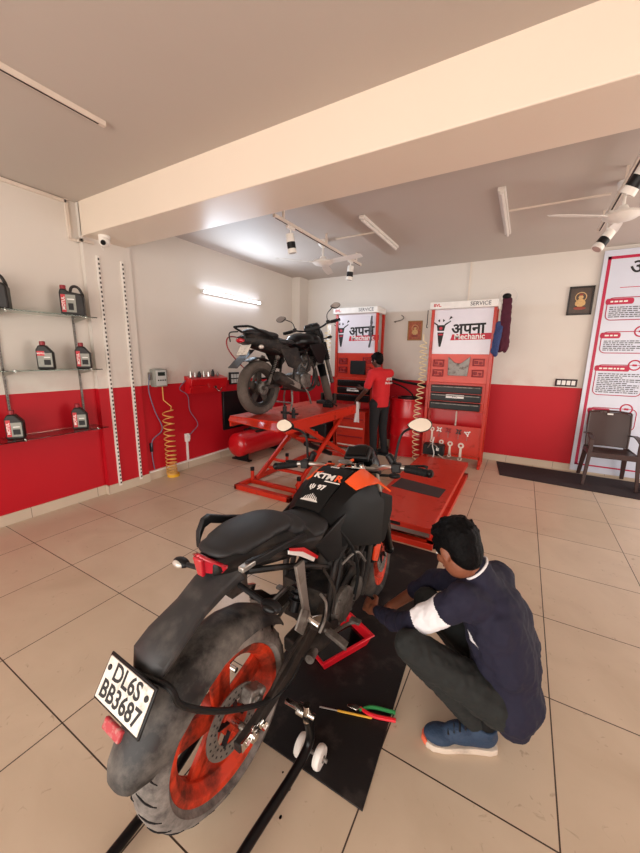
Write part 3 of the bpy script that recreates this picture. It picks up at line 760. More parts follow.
# ------------------------------------------------------------------ tool boards
def tool_board(x0, x1, y, label, group, right):
    """service station: posts, canopy with lettering, poster, holder panel, drawers, wrench panel"""
    t = thing('service_board', label, 'tool board', ((x0+x1)/2, y, 0), group='red service tool boards')
    w = (x1-x0)/2
    for s_ in (-1, 1):
        MB().bb((s_*w-.02, -.02, 0), (s_*w+.02, .02, 2.22)).build('post', 'red_metal', t, bevel=.003)
        MB().bb((s_*w-.02, .24, 0), (s_*w+.02, .28, 2.22)).build('post', 'red_metal', t, bevel=.003)
    for s_ in (-1, 1): MB().bb((s_*w-.018, -.10, 0), (s_*w+.018, .30, .035)).build('foot', 'red_metal', t, bevel=.003)
    b = MB(); b.prism([(-.10, 2.21), (-.10, 2.30), (.28, 2.30), (.28, 2.21)], -w-.03, w+.03, 'yz'); b.build('canopy', 'white', t, bevel=.006)
    b = MB(); text_into(b, 'SERVICE', .07, plane_m((w*.55, -.1006, 2.255), (1, 0, 0), (0, 0, 1)), 0, .001, bold=.0008)
    text_into(b, 'BVL.', .055, plane_m((-w*.82, -.1006, 2.255), (1, 0, 0), (0, 0, 1)), 1, .001, bold=.002)
    b.build('lettering', ['ink_soft', 'label_red'], t)
    b = MB(); b.bb((-w+.02, .0, 1.60), (w-.02, .012, 2.21)); b.build('poster', 'poster', t, bevel=.002)
    b = MB(); px = -w*.10
    text_into(b, 'अपना', .20, plane_m((px+.12, -.001, 1.94), (1, 0, .03), (0, 0, 1)), 0, .0015, bold=.006)
    b.m = 1; b.prism([(px-.10, 1.79), (px+.42, 1.80), (px+.42, 1.885), (px-.08, 1.87)], -.0015, .0, 'xz')
    text_into(b, 'Mechanic', .105, plane_m((px+.145, -.0025, 1.838), (1, 0, .02), (0, 0, 1)), 2, .001, bold=.002)
    b.m = 0; q = px-.24   # emblem: motorcycle seen head-on between sparks
    b.prism([(q-.045, 1.90), (q+.045, 1.90), (q+.03, 1.80), (q+.012, 1.70), (q-.012, 1.70), (q-.03, 1.80)], -.002, 0, 'xz')
    b.prism([(q-.06, 2.0), (q+.06, 2.0), (q+.045, 1.92), (q-.045, 1.92)], -.002, 0, 'xz')
    for s_ in (-1, 1):
        b.prism([(q+s_*.05, 1.99), (q+s_*.13, 2.045), (q+s_*.125, 2.06), (q+s_*.045, 2.01)], -.002, 0, 'xz')
        b.prism([(q+s_*.10, 2.07), (q+s_*.15, 2.10), (q+s_*.12, 2.12)], -.002, 0, 'xz'); b.prism([(q+s_*.02, 2.04), (q+s_*.05, 2.06), (q+s_*.02, 2.085)], -.002, 0, 'xz')
    b.m = 1; b.cyl((q, -.0035, 1.955), (q, -.001, 1.955), .022, n=14)
    b.m = 1; b.bb((q-.03, -.003, 1.86), (q+.03, -.002, 1.88))
    b.build('emblem', ['ink', 'ink_red', 'white'], t)
    b = MB(); b.bb((-w+.02, -.005, 1.20), (w-.02, .012, 1.60)); b.build('holder_panel', 'red_pale' if right else 'red_metal', t, bevel=.002)
    for (cx, cz) in ((-w+.13, 1.47), (-w+.13, 1.33), (w-.14, 1.49), (w-.14, 1.34)):
        b = MB()
        for a_, c_ in (((-.075, .035), (.075, .05)), ((-.075, -.05), (.075, -.035)), ((-.075, -.05), (-.06, .05)), ((.06, -.05), (.075, .05)), ((-.05, -.02), (-.01, .02)), ((.01, -.025), (.045, .01))):
            b.bb((cx+a_[0], -.03, cz+a_[1]), (cx+c_[0], -.005, cz+c_[1]))
        b.build('bit_holder', 'red_dark', t, bevel=.004)
    if right:
        b = MB(); b.prism([(-.13, 1.30), (.13, 1.30), (.15, 1.57), (.03, 1.47), (-.05, 1.48), (-.14, 1.56)], -.03, -.006, 'xz'); b.build('pocket', 'steel_dull', t, bevel=.004)
    else:
        MB().bb((-.07, -.05, 1.26), (.19, -.006, 1.48)).build('pocket', 'black_plastic', t, bevel=.005)
    b = MB(); b.bb((-w+.02, -.02, .80), (w-.02, .27, 1.20)); b.build('cabinet', 'red_metal', t, bevel=.005)
    for k in range(3):
        dz = 1.165-k*.12
        d = MB().bb((-w+.06, -.07+(-.02 if k == 2 else 0), dz-.105), (w-.06, -.02, dz)).build('drawer', 'black_gloss', t, bevel=.008)
        MB().bb((-w+.08, -.082+(-.02 if k == 2 else 0), dz-.03), (w-.08, -.07+(-.02 if k == 2 else 0), dz-.018)).build('handle', 'steel_dull' if right else 'black_plastic', d)
    b = MB(); b.bb((-w*.30, -.074, .985), (w*.30, -.07, 1.035)); b.m = 1
    text_into(b, 'BVL.', .04, plane_m((0, -.0745, 1.01), (1, 0, 0), (0, 0, 1)), 1, .001, bold=.001); b.build('name_plate', ['white', 'ink_soft'], t)
    MB().bb((-w+.02, .25, .10), (w-.02, .265, .80)).build('back_panel', 'red_plain', t)
    MB().bb((-.01, .225, .4), (.01, .245, .8)).build('cable_duct', 'conduit', t)
    return t, w
tb, w = tool_board(2.72, 3.52, 4.80, 'red tool board with spanners hanging on its lower panel, nearer the banner', '', True)
b = MB(); b.slab([(-w+.02, -.012, .16), (w-.02, -.012, .16), (w-.02, .0, .58), (-w+.02, .0, .58)], .012); b.build('wrench_panel', 'red_metal', tb, bevel=.002)
b = MB(); b.bb((-w-.0, -.02, .12), (w, .0, .155)); b.build('cross_rail', 'red_metal', tb)
def wrench(x, z, L_, r, label, mt='steel'):
    b = MB(); y = 4.80-.028
    b.lathe([(r*.45, -.005), (r, -.005), (r, .005), (r*.45, .005)], (0, 0, 0), (0, 1, 0), 20, closed=True)
    b.prism([(-r*.35, -r*.8), (r*.35, -r*.8), (r*.42, -L_), (-r*.42, -L_)], -.004, .004, 'xz')
    b.lathe([(r*.3, -.004), (r*.7, -.004), (r*.7, .004), (r*.3, .004)], (0, 0, -L_-.01), (0, 1, 0), 16, closed=True)
    o = b.build('ring_spanner', mt, loc=(x, y, z)); tag(o, label, 'spanner', 'spanners hanging on the right tool board'); return o
dm('spanner_pale', '#e2d2c4', .45, .1)
for k, (x, z, L_, r, lab) in enumerate(((2.84, .50, .17, .032, 'long pale spanner hanging alone at the left of the lower panel, top row'), (2.985, .32, .14, .034, 'short pale spanner in the bottom row, leftmost'), (3.11, .31, .17, .038, 'pale ring spanner in the bottom row, middle'), (3.26, .30, .19, .042, 'large pale ring spanner in the bottom row, rightmost'))):
    wrench(x, z, L_, r, lab, 'spanner_pale')
for k, (x, z, mt, lab) in enumerate(((2.94, .505, 'white', 'round white-tipped chain tool in the top row beside the long spanner'), (3.07, .505, 'red_dark', 'dark red star-shaped puller in the top row, middle'), (3.21, .50, 'frame_dark', 'dark star-shaped puller in the top row, right of the middle'), (3.33, .49, 'white', 'white-tipped tripod puller at the right end of the top row'))):
    b = MB(); b.lathe([(.012, -.004), (.024, -.004), (.024, .004), (.012, .004)], (0, 0, 0), (0, 1, 0), 14, closed=True)
    for j in range(4 if k != 3 else 3):
        a = j*2*PI/(4 if k != 3 else 3)+.7; b.bar((.018*math.cos(a), 0, .018*math.sin(a)), (.046*math.cos(a), 0, .046*math.sin(a)), .018, .01, (0, 1, 0))
    b.m = 1; b.bar((0, 0, -.01), (.0, 0, -.11), .006, .006, (0, 1, 0))
    tag(b.build('puller_tool', [mt, 'steel_dull'], loc=(x, 4.772, z)), lab, 'tool', 'pullers hanging on the right tool board')
t = thing('air_ratchet_box', 'black machine box with hoses at the foot of the right tool board', 'machine', (2.93, 4.665, .20))
MB().bb((-.17, -.06, -.06), (.12, .08, .10)).build('case', 'black_plastic', t, bevel=.012)
b = MB().tube([(-.02, -.07, .22), (-.03, -.09, .1), (.0, -.09, -.02), (-.03, -.08, -.12)], .008, 8, sm=5); b.m = 1; b.tube([(-.10, -.07, .05), (-.05, -.1, .12), (.02, -.1, .1), (.06, -.08, .03)], .007, 8, sm=5); b.tube([(.05, -.06, -.03), (.18, -.06, -.10), (.24, -.05, -.08)], .006, 8, sm=5)
b.build('hose', ['cable_white', 'steel'], t)
MB().bb((.02, -.066, .02), (.06, -.06, .06)).build('label_print', 'white', t)
tag(MB().bb((2.66, 4.70, 2.0), (2.67, 4.71, 2.2)).tube([(2.665, 4.705, 2.02), (2.66, 4.70, 1.97), (2.68, 4.70, 1.96)], .006, 6, sm=3).build('hook', 'cable_black'), 'small black hook hanging at the top left corner of the right tool board', 'hook')
# clothes on the right corner
t = thing('hanging_clothes', 'maroon and blue clothes hanging with a black cap on the right tool board corner', 'clothes', (3.635, 4.76, 2.30))
b = MB(); b.sph((0, 0, .03), (.055, .05, .04)); blob(b, 'cap', 'black_matte', t, .012, 3)
b = MB()
for k in range(7):
    x = -.05+.02*k+.01; b.cap((x*.5, .0, -.0), (x+.02*math.sin(k*2), -.01*(k % 2), -.60-.03*(k % 3)), .025, .022)
blob(b, 'maroon_garment', 'maroon_cloth', t, .011, 4, disp=(.02, .06))
b = MB(); b.cap((-.06, -.01, -.30), (-.09, -.02, -.66), .03, .035); b.cap((-.03, -.02, -.36), (-.06, -.03, -.70), .03, .03)
blob(b, 'blue_garment', 'blue_cloth', t, .011, 3, disp=(.02, .05))
def coil(name, x, y, z0, z1, r, turns, label, mt='hose_pale', wob=.02, thick=.006):
    pts = [(x, y, z1+.12), (x, y, z1+.03)]; n = turns*12
    for i in range(n+1):
        u = i/n; a = i/12*2*PI; pts.append((x+wob*math.sin(u*7)+r*math.cos(a), y+r*math.sin(a), z1-(z1-z0)*u))
    b = MB().tube(pts, thick, 6); tag(b.build(name, mt), label, 'hose')
coil('coiled_air_hose', 2.63, 4.70, .01, 1.75, .05, 22, 'pale coiled air hose hanging down the left post of the right tool board')
tb2, w2 = tool_board(1.18, 1.88, 4.80, 'red tool board behind the lifted motorcycle, with the standing man in front of it', '', False)
d = MB().bb((-w2+.08, -.10, .03), (w2-.10, .24, .66)).build('drawer_unit', 'red_metal', tb2, bevel=.006)
for k in range(4):
    MB().bb((-w2+.11, -.112, .52-k*.15), (w2-.13, -.10, .54-k*.15)).build('drawer_lip', 'conduit' if k % 2 else 'red_dark', d)
t = thing('shop_towel', 'grey and black cloth hanging over the right side of the left tool board poster', 'cloth', (1.80, 4.76, 2.0))
b = MB()
for k in range(5): b.cap((0.01*math.sin(k), 0, .16-.09*k), (-.02+.015*math.cos(k*2), -.01, .06-.09*k), .014, .018)
blob(b, 'cloth', 'ink_soft', t, .008, 2)
coil('coiled_air_hose', 1.07, 4.66, 1.25, 1.95, .045, 11, 'pale coiled air hose on a strip left of the left tool board')
tag(MB().bb((1.03, 4.74, .55), (1.10, 4.75, 2.05)).build('white_strip', 'white_paint'), 'narrow cream strip beside the left post of the left tool board', 'panel')
# wall bracket loop on the far wall right of board one
b = MB().tube([(1.98, YF-.01, 2.12), (1.98, YF-.08, 2.12), (2.1, YF-.1, 2.14), (2.14, YF-.1, 2.18), (2.1, YF-.1, 2.22)], .008, 6, sm=5)
tag(b.build('wall_hook', 'steel_dull'), 'thin bent metal hook on the far wall right of the left tool board', 'hook')

# red drum and pipe behind the standing man
t = thing('oil_drum', 'tall red steel drum behind the standing man', 'drum', (2.38, 5.06, 0))
MB().lathe([(0, 0), (.285, 0), (.285, .02), (.275, .03), (.275, .30), (.283, .315), (.275, .33), (.275, .60), (.283, .615), (.275, .63), (.275, .88), (.285, .89), (.285, .91), (.265, .91), (.265, .895), (0, .895)], n=40).build('barrel', 'red_plain', t)
MB().lathe([(.15, .895), (.18, .895), (.18, .925), (.15, .925)], n=24, closed=True).build('bung_ring', 'black_plastic', t)
b = MB().tube([(1.98, 4.9, 1.235), (2.35, 4.9, 1.165), (2.70, 4.9, 1.12)], .02, 8); b.tube([(2.0, 4.86, 1.19), (2.3, 4.88, 1.10), (2.45, 4.9, 1.0), (2.5, 4.9, .92)], .012, 8, sm=4)
tag(b.build('pump_pipe', 'black_matte'), 'black pipe reaching from the left tool board over the red drum', 'pipe')

# ------------------------------------------------------------------ air compressor under the left wall
t = thing('air_compressor', 'red horizontal air compressor tank on the floor against the left wall', 'compressor', (.42, 3.12, 0))
MB().lathe([(0, -.02), (.07, -.015), (.14, .01), (.175, .05), (.18, .09), (.18, 1.12), (.175, 1.16), (.13, 1.20), (.06, 1.225), (0, 1.23)], (0, 0, .25), (0.05, 1, 0), 36).build('tank', 'red_plain', t)
for y in (.15, .95):
    b = MB().bb((-.17, y-.03, 0), (.17, y+.03, .02)); b.prism([(-.11, .02), (.11, .02), (.13, .16), (-.13, .16)], y-.02, y+.02, 'xz'); b.build('foot', 'black_plastic', t)
b = MB(); b.bb((-.14, .35, .40), (.14, .85, .42)); b.cyl((0, .45, .42), (0, .45, .62), .07, n=20); b.cyl((-.1, .72, .52), (.12, .72, .52), .09, n=24)
for k in range(7): b.cyl((0, .45, .44+k*.025), (0, .45, .45+k*.025), .085, n=20)
b.build('pump', 'engine', t)
b = MB().lathe([(.13, -.01), (.16, -.01), (.16, .01), (.13, .01)], (-.15, .55, .6), (1, 0, 0), 28, closed=True)
for k in range(5):
    a = k*2*PI/5; b.bar((-.15, .55, .6), (-.15, .55+.14*math.cos(a), .6+.14*math.sin(a)), .02, .01, (1, 0, 0))
b.build('flywheel', 'black_plastic', t)
b = MB(); b.bb((XB-.028, 3.25, .42), (XB+.01, 4.35, 1.0)); tag(b.build('black_panel', 'monitor_black', bevel=.004), 'black panel on the red wall behind the compressor', 'panel')
t = thing('oil_pump_cart', 'dark wheeled oil pump standing beyond the raised lift', 'machine', (.93, 4.72, 0))
b = MB().bb((-.2, -.15, .06), (.2, .15, .42)); b.build('case', 'black_plastic', t, bevel=.02)
b = MB(); b.bb((-.12, -.16, .14), (-.02, -.15, .3)); b.build('label_print', 'steel_dull', t)
for x in (-.15, .15): MB().cyl((x, -.17, .05), (x, -.13, .05), .05, n=16).build('wheel', 'black_matte', t)

# ------------------------------------------------------------------ scissor lifts
t = thing('scissor_lift', 'raised red scissor lift carrying the grey and black motorcycle', 'lift', (1.53, 0, 0), group='red motorcycle lifts')
b = MB(); yb0, yb1 = 2.35, 4.30
for s_ in (-1, 1): b.bb((s_*.39-.035*(s_ > 0)-0*(s_ < 0), yb0, 0), (s_*.39+.035*(s_ < 0), yb1, .055))
b.bb((-.39, yb0, 0), (.39, yb0+.07, .055)); b.bb((-.39, yb1-.07, 0), (.39, yb1, .055)); b.bb((-.36, 2.60, .0), (.36, 2.64, .05)); b.build('base_frame', 'red_metal', t, bevel=.003)
for x, y in ((-.34, 2.62), (.34, 2.62), (-.34, 3.35), (.34, 3.35)):
    p_ = MB().cyl((x, y, .05), (x, y, .16), .022, n=14).build('stop_post', 'red_metal', t); MB().cyl((x, y, .16), (x, y, .20), .025, n=14).build('rubber_cap', 'black_matte', p_)
zt = .80
for s_, xx in ((-1, .29), (1, .29)):
    MB().bar((s_*xx, 2.65, .06), (s_*xx, 3.85, zt-.02), .03, .06, (0, 0, 1)).build('scissor_arm', 'red_metal', t, bevel=.003)
    MB().bar((s_*(xx-.05), 4.15, .06), (s_*(xx-.05), 2.75, zt-.02), .03, .06, (0, 0, 1)).build('scissor_arm', 'red_metal', t, bevel=.003)
for (y, z) in ((2.98, .22), (3.42, .43), (3.85, .22), (3.1, .62)): MB().cyl((-.29, y, z), (.29, y, z), .02, n=12).build('cross_tube', 'red_metal', t)
MB().bar((-.26, 2.85, .155), (.26, 2.85, .155), .05, .03).build('cross_plate', 'red_metal', t, bevel=.003)
MB().cyl((0, 4.0, .1), (0, 3.3, .4), .035, n=16).build('hydraulic_ram', 'black_plastic', t)
b = MB(); b.bb((-.39, 2.32, zt+.055), (.39, 4.0, zt+.075)); b.build('deck', 'red_metal', t, bevel=.002)
b = MB()
for s_ in (-1, 1): b.bb((s_*.385-.012, 2.32, zt-.045), (s_*.385+.012, 4.0, zt+.055))
b.bb((-.39, 2.32, zt-.0), (.39, 2.345, zt+.055)); b.bb((-.39, 3.975, zt-.045), (.39, 4.0, zt+.055)); b.build('deck_edge', 'red_metal', t, bevel=.002)
MB().bb((-.2, 2.314, zt+.01), (.1, 2.32, zt+.045)).build('grip_slot', 'black_matte', t)
MB().slab([(-.385, 2.32, zt+.06), (.385, 2.32, zt+.06), (.37, 2.20, zt+.0), (-.37, 2.28, zt+.03)], .012).build('ramp_flap', 'red_metal', t)
b = MB(); b.bb((-.13, 3.78, zt+.0755), (.09, 3.99, zt+.12)); b.bb((-.13, 3.9, zt+.12), (-.10, 3.98, zt+.22)); b.bb((.06, 3.9, zt+.12), (.09, 3.98, zt+.22)); b.build('wheel_clamp', 'grime', t, bevel=.004)
for k, (x, y, h) in enumerate(((.22, 2.52, .13), (.28, 2.6, .09))):
    b = MB().cyl((0, 0, 0), (0, 0, h), .022, n=14); b.cyl((0, 0, h), (0, 0, h+.025), .012, n=10); b.bb((-.04, -.02, h*.4), (.05, .02, h*.6))
    tag(b.build('lever_tool', 'black_plastic', loc=(1.53+x, y, zt+.0755)), ('taller' if not k else 'shorter')+' small black tool standing on the raised lift beside the rear wheel', 'tool')
b = MB().bb((-.06, -.04, 0), (.06, .04, .05)); b.tube([(-.05, 0, .05), (-.02, .02, .09), (.06, 0, .06), (.12, .03, .02)], .010, 6, sm=4)
tag(b.build('tool_clutter', 'black_matte', loc=(1.72, 3.55, zt+.0755)), 'small dark tool left on the raised lift below the engine', 'tool')

t = thing('scissor_lift', 'lowered red motorcycle lift lying flat on the tiles by the crouching man', 'lift', (3.115, 0, 0), group='red motorcycle lifts')
b = MB(); b.bb((-.315, 2.18, .15), (.315, 4.30, .20)); b.build('deck', 'red_metal', t, bevel=.004)
b = MB(); b.bb((-.29, 2.235, .085), (.29, 4.25, .15)); b.build('scissor_pack', 'red_dark', t)
MB().bb((-.10, 2.232, .09), (.29, 2.236, .135)).build('steel_strip', 'steel_plate', t)
b = MB()
for s_ in (-1, 1): b.bb((s_*.30-.03, 2.21, 0), (s_*.30+.03, 4.30, .05))
b.bb((-.33, 2.20, 0), (.33, 2.27, .05)); b.bb((-.33, 4.23, 0), (.33, 4.3, .05)); b.build('base_frame', 'red_metal', t, bevel=.003)
for s_ in (-1, 1): MB().bar((s_*.27, 2.3, .06), (s_*.27, 4.2, .09), .03, .05).build('scissor_arm', 'red_metal', t)
b = MB(); b.bb((-.26, 2.172, .165), (.06, 2.18, .19)); b.build('grip_slot', 'black_matte', t)
b = MB(); b.slab([(-.275, 2.92, .2005), (.235, 2.86, .2005), (.25, 3.13, .2005), (-.255, 3.23, .2005)], .003); b.build('rubber_pad', 'pad_grey', t)

# ------------------------------------------------------------------ paddock stand, tray, tools on the mat
t = thing('paddock_stand', 'black rear paddock stand with small white wheels holding up the motorcycle', 'stand', (3.17, .0, 0))
for s_ in (-1, 1):
    x = s_*.215
    MB().tube([(x*.74, -.80, .035), (x*.76, -.35, .035), (x*.82, .05, .045), (x*.97, .31, .085), (x, .40, .13), (x, .375, .27)], .017, 12, sm=5).build('side_arm', 'black_gloss', t)
    for dx in (-.05, .032):
        wl = MB().lathe([(.0, -.016), (.02, -.016), (.038, -.013), (.042, -.006), (.042, .006), (.038, .013), (.02, .016), (0, .016)], (x+dx, .42, .042), (1, 0, 0), 24).build('wheel', 'white_paint', t)
        MB().cyl((x+dx-.019, .42, .042), (x+dx+.019, .42, .042), .012, n=12).build('hub', 'alu_grey', wl)
    MB().cyl((x-.06, .42, .042), (x+.065, .42, .042), .007, n=10).build('wheel_axle', 'steel_dull', t)
    b = MB().cyl((x-s_*.09, .375, .275), (x+s_*.035, .375, .275), .011, n=14); b.cyl((x-s_*.035, .375, .275), (x-s_*.005, .375, .275), .021, n=14)
    b.cyl((x-s_*.0, .375, .24), (x, .375, .31), .013, n=12); b.build('spool_hook', 'chrome', t)
MB().tube([(-.159, -.80, .035), (-.11, -.86, .035), (.11, -.86, .035), (.159, -.80, .035)], .017, 12, sm=4).build('handle_bar', 'black_gloss', t)
t = thing('drip_tray', 'red plastic oil drip tray full of black oil under the engine on the mat', 'tray', (3.225, .945, .008), (0, 0, math.radians(64)))
t.scale = (.9, .95, 1)
b = MB(); o_ = [(-.18, -.10), (.18, -.10), (.18, .10), (-.18, .10)]; 
rings = [[V((x*.86, y*.82, 0)) for x, y in o_], [V((x, y, .058)) for x, y in o_], [V((x*1.06, y*1.1, .060)) for x, y in o_], [V((x*1.06, y*1.1, .068)) for x, y in o_], [V((x*.96, y*.93, .068)) for x, y in o_], [V((x*.83, y*.77, .008)) for x, y in o_]]
b.loft(rings); b.build('tray_body', 'red_plastic', t, bevel=.004)
MB().bb((-.160, -.083, .018), (.160, .083, .026)).build('oil', 'oil', t)
t = thing('screwdriver', 'thin screwdriver with a yellow shaft sleeve lying on the mat', 'screwdriver', (3.46, .66, .0125), (0, 0, .32))
MB().cyl((-.16, 0, 0), (-.08, 0, 0), .003, n=8).build('blade', 'steel', t); MB().cyl((-.08, 0, 0), (.07, 0, 0), .0045, n=8).build('sleeve', 'yellow', t)
t = thing('pliers', 'pliers with red and green handles lying on the mat beside the screwdriver', 'pliers', (3.50, .70, .018), (0, 0, .33))
MB().prism([(-.09, -.004), (-.05, -.014), (-.03, 0), (-.05, .014), (-.09, .006)], -.006, .006, 'xy').build('jaws', 'chrome', t, bevel=.002)
MB().tube([(-.035, .005, 0), (.02, -.018, 0), (.12, -.020, 0)], [.006, .009, .009], 8, sm=5).build('handle', 'red_plastic', t)
h_ = MB().tube([(-.035, -.005, 0), (.02, .018, 0), (.12, .014, 0)], [.006, .008, .008], 8, sm=5).build('handle', 'green', t); h_['label'] = 'green handle'
t = thing('brake_fluid_bottle', 'small white and green bottle with a red cap on the tiles behind the motorcycle', 'bottle', (2.72, .95, 0))
MB().lathe([(0, 0), (.032, 0), (.034, .01), (.034, .07), (.018, .09), (.018, .1), (0, .1)], n=24).build('bottle', 'white', t)
MB().lathe([(.0343, .018), (.0352, .018), (.0352, .06), (.0343, .06)], n=24, closed=True).build('label_band', 'green', t)
MB().cyl((0, 0, .1), (0, 0, .13), .022, n=20).build('cap', 'red_plastic', t, bevel=.002)
# oil drops on the mat edge
b = MB()
for x, y, r_ in ((3.36, .30, .006), (3.33, .25, .004), (3.38, .22, .005), (3.31, .33, .003), (3.345, .18, .004)): b.sph((x, y, .001), (r_, r_*1.3, .0012), n=10, k=5)
o = b.build('oil_drips', 'oil'); tag(o, 'scattered black oil drips on the tiles beside the paddock stand arm', 'stain', kind='stuff')
# ------------------------------------------------------------------ shared motorcycle pieces
def tyre_profile(R, w, rb, n=9):
    """closed cross-section (radius, offset) of a tyre"""
    p = []
    for i in range(n+1):
        a = -PI/2+PI*i/n; p.append((R-w*.46*(1-math.cos(a))*.9, w*.5*math.sin(a)))
    p += [(rb+.012, w*.40), (rb, w*.34), (rb-.004, 0), (rb, -w*.34), (rb+.012, -w*.40)]
    return p
def wheel(name, root, cx, cz, R, w, rb, spokes, rim_mat, tyre_mat, disc=None, hub=.045, groove=True, spoke_w=.03, both=False):
    c = (cx, 0, cz); Y = (0, 1, 0); rw = w*.36
    b = MB(); b.lathe([(rb+.006, -rw-.004), (rb+.008, -rw+.004), (rb-.010, -rw+.008), (rb-.030, -rw*.35), (rb-.030, rw*.35), (rb-.010, rw-.008), (rb+.008, rw-.004), (rb+.006, rw+.004), (rb-.014, rw+.001), (rb-.040, rw*.4), (rb-.040, -rw*.4), (rb-.014, -rw-.001)], c, Y, 72, closed=True)
    b.cyl((cx, -w*.42, cz), (cx, w*.42, cz), hub, n=28)
    for k in range(spokes):
        a = k*2*PI/spokes+.3
        for da in (-.10, .10):
            p0 = V((cx+hub*.8*math.cos(a+da*2.5), 0, cz+hub*.8*math.sin(a+da*2.5))); p1 = V((cx+(rb-.03)*math.cos(a+da), 0, cz+(rb-.03)*math.sin(a+da)))
            b.bar(p0, p1, .05 if w > .12 else .04, spoke_w*.55, (0, 1, 0))
    wh = b.build(name, rim_mat, root, bevel=.002)
    ty = MB().lathe(tyre_profile(R, w, rb), c, Y, 96, closed=True)
    if groove:
        ty.m = 1
        n = 26
        for k in range(n):
            a0 = k*2*PI/n
            for s_ in (-1, 1):
                pts = []
                for j in range(6):
                    u = j/5; y = s_*(.10+.75*u)*w*.5; a = a0+(.0 if s_ > 0 else PI/n)+.13*u**1.4
                    yy = min(abs(y)/(w*.5), .999); aa = math.asin(yy); rr = R-w*.46*(1-math.cos(aa))*.9+.0006
                    pts.append((cx+rr*math.cos(a), y, cz+rr*math.sin(a)))
                ty.tube(pts, [.0012, .0028, .0028, .0012], 5)
    ty.build('tyre', [tyre_mat, 'tyre_groove'], wh)
    if disc:
        for s_ in ((-1, 1) if both else (-1,)):
            y = s_*(w*.42+.004)
            b = MB().lathe([(disc*.62, -.002), (disc, -.002), (disc, .002), (disc*.62, .002)], (cx, y, cz), Y, 48, closed=True)
            b.m = 1
            for k in range(24):
                for rr in (disc*.72, disc*.88):
                    a = k*2*PI/24+(rr*9); b.cyl((cx+rr*math.cos(a), y-.0026, cz+rr*math.sin(a)), (cx+rr*math.cos(a), y+.0026, cz+rr*math.sin(a)), .0042, n=8)
            b.m = 2
            for k in range(5):
                a = k*2*PI/5; b.bar((cx+.03*math.cos(a), y, cz+.03*math.sin(a)), (cx+disc*.66*math.cos(a+.2), y, cz+disc*.66*math.sin(a+.2)), .004, .018, (0, 1, 0))
            b.build('brake_disc', ['steel_dull', 'ink', 'black_plastic'], wh)
    return wh
def mirror(root, base, elbow, head, tilt, s_, gl='mirror_glass', size=(.062, .038), shell='black_plastic'):
    """stalk from the bar, elbow, and a rounded head whose glass faces back toward the rider"""
    m = MB().tube([base, elbow, head], [.0065, .006, .007], 8, sm=6).build('mirror', shell, root)
    R = Matrix.Rotation(tilt, 3, 'Z') @ Matrix.Rotation(.32, 3, 'Y')
    def out(k, x):
        pts = []
        for i in range(20):
            a = i*2*PI/20; yy = size[0]*math.cos(a)*k; zz = size[1]*math.sin(a)*k
            if (yy*s_) < 0: zz *= .62+.38*(1-abs(yy)/size[0])
            yy = yy if abs(zz) < size[1]*.9 else yy*1.05
            pts.append(V(head)+V((0, s_*size[0]*.55, .008))+R @ V((x, yy, zz)))
        return pts
    MB().loft([out(.35, .034), out(.8, .026), out(1.0, .008), out(1.02, -.002), out(.98, -.006)]).build('mirror_shell', shell, m)
    MB().loft([out(.92, -.0055), out(.92, -.0075)]).build('mirror_glass', gl, m)
    return m
def fork_set(root, top, axle, half, mats=('steel', 'black_plastic'), boots=False):
    top, axle = V(top), V(axle)
    for s_ in (-1, 1):
        y = V((0, s_*half, 0)); mid = top.lerp(axle, .55)
        b = MB().cyl(top+y, mid+y, .021, n=18); b.build('fork_tube', mats[0], root)
        b = MB().cyl(mid+y-(axle-top)*.05, axle+y, .029, .026, 18); b.sph(axle+y, .032); b.build('fork_leg', mats[1], root)
    if boots:
        for s_ in (-1, 1):
            y = V((0, s_*half, 0)); d = (axle-top)
            pr = [(.038+.008*(i % 2), i*.014) for i in range(18)]
            MB().lathe(pr, top+y+d*.16, d, 18).build('fork_boot', 'black_matte', root)

FRONT = ('front_wheel', 'fork_tube', 'fork_leg', 'fork_boot', 'fork_yoke', 'front_mudguard', 'handlebar', 'mirror', 'bar_clamp', 'orange_strap', 'ignition_lock', 'dashboard', 'headlight_mask', 'headlight_cowl', 'headlight_lens', 'front_indicator')
def steer(root, top, axle, ang):
    top, axle = V(top), V(axle); T = Matrix.Translation(top)
    X = T @ Matrix.Rotation(ang, 4, top-axle) @ T.inverted()
    for o in root.children:
        if o.name.split('.')[0] in FRONT: o.matrix_basis = X @ o.matrix_basis

# ------------------------------------------------------------------ near motorcycle (orange rims)
B1 = thing('street_motorcycle', 'black and orange naked motorcycle with orange rims on the paddock stand', 'motorcycle', (3.155, .190, .018), (-.015, .0, 1.528))
W1 = wheel('rear_wheel', B1, 0, .315, .305, .138, .228, 5, 'rim_orange', 'tyre_dusty', disc=.115)
wheel('front_wheel', B1, 1.31, .300, .300, .112, .222, 5, 'rim_orange', 'tyre', disc=.15, groove=False)
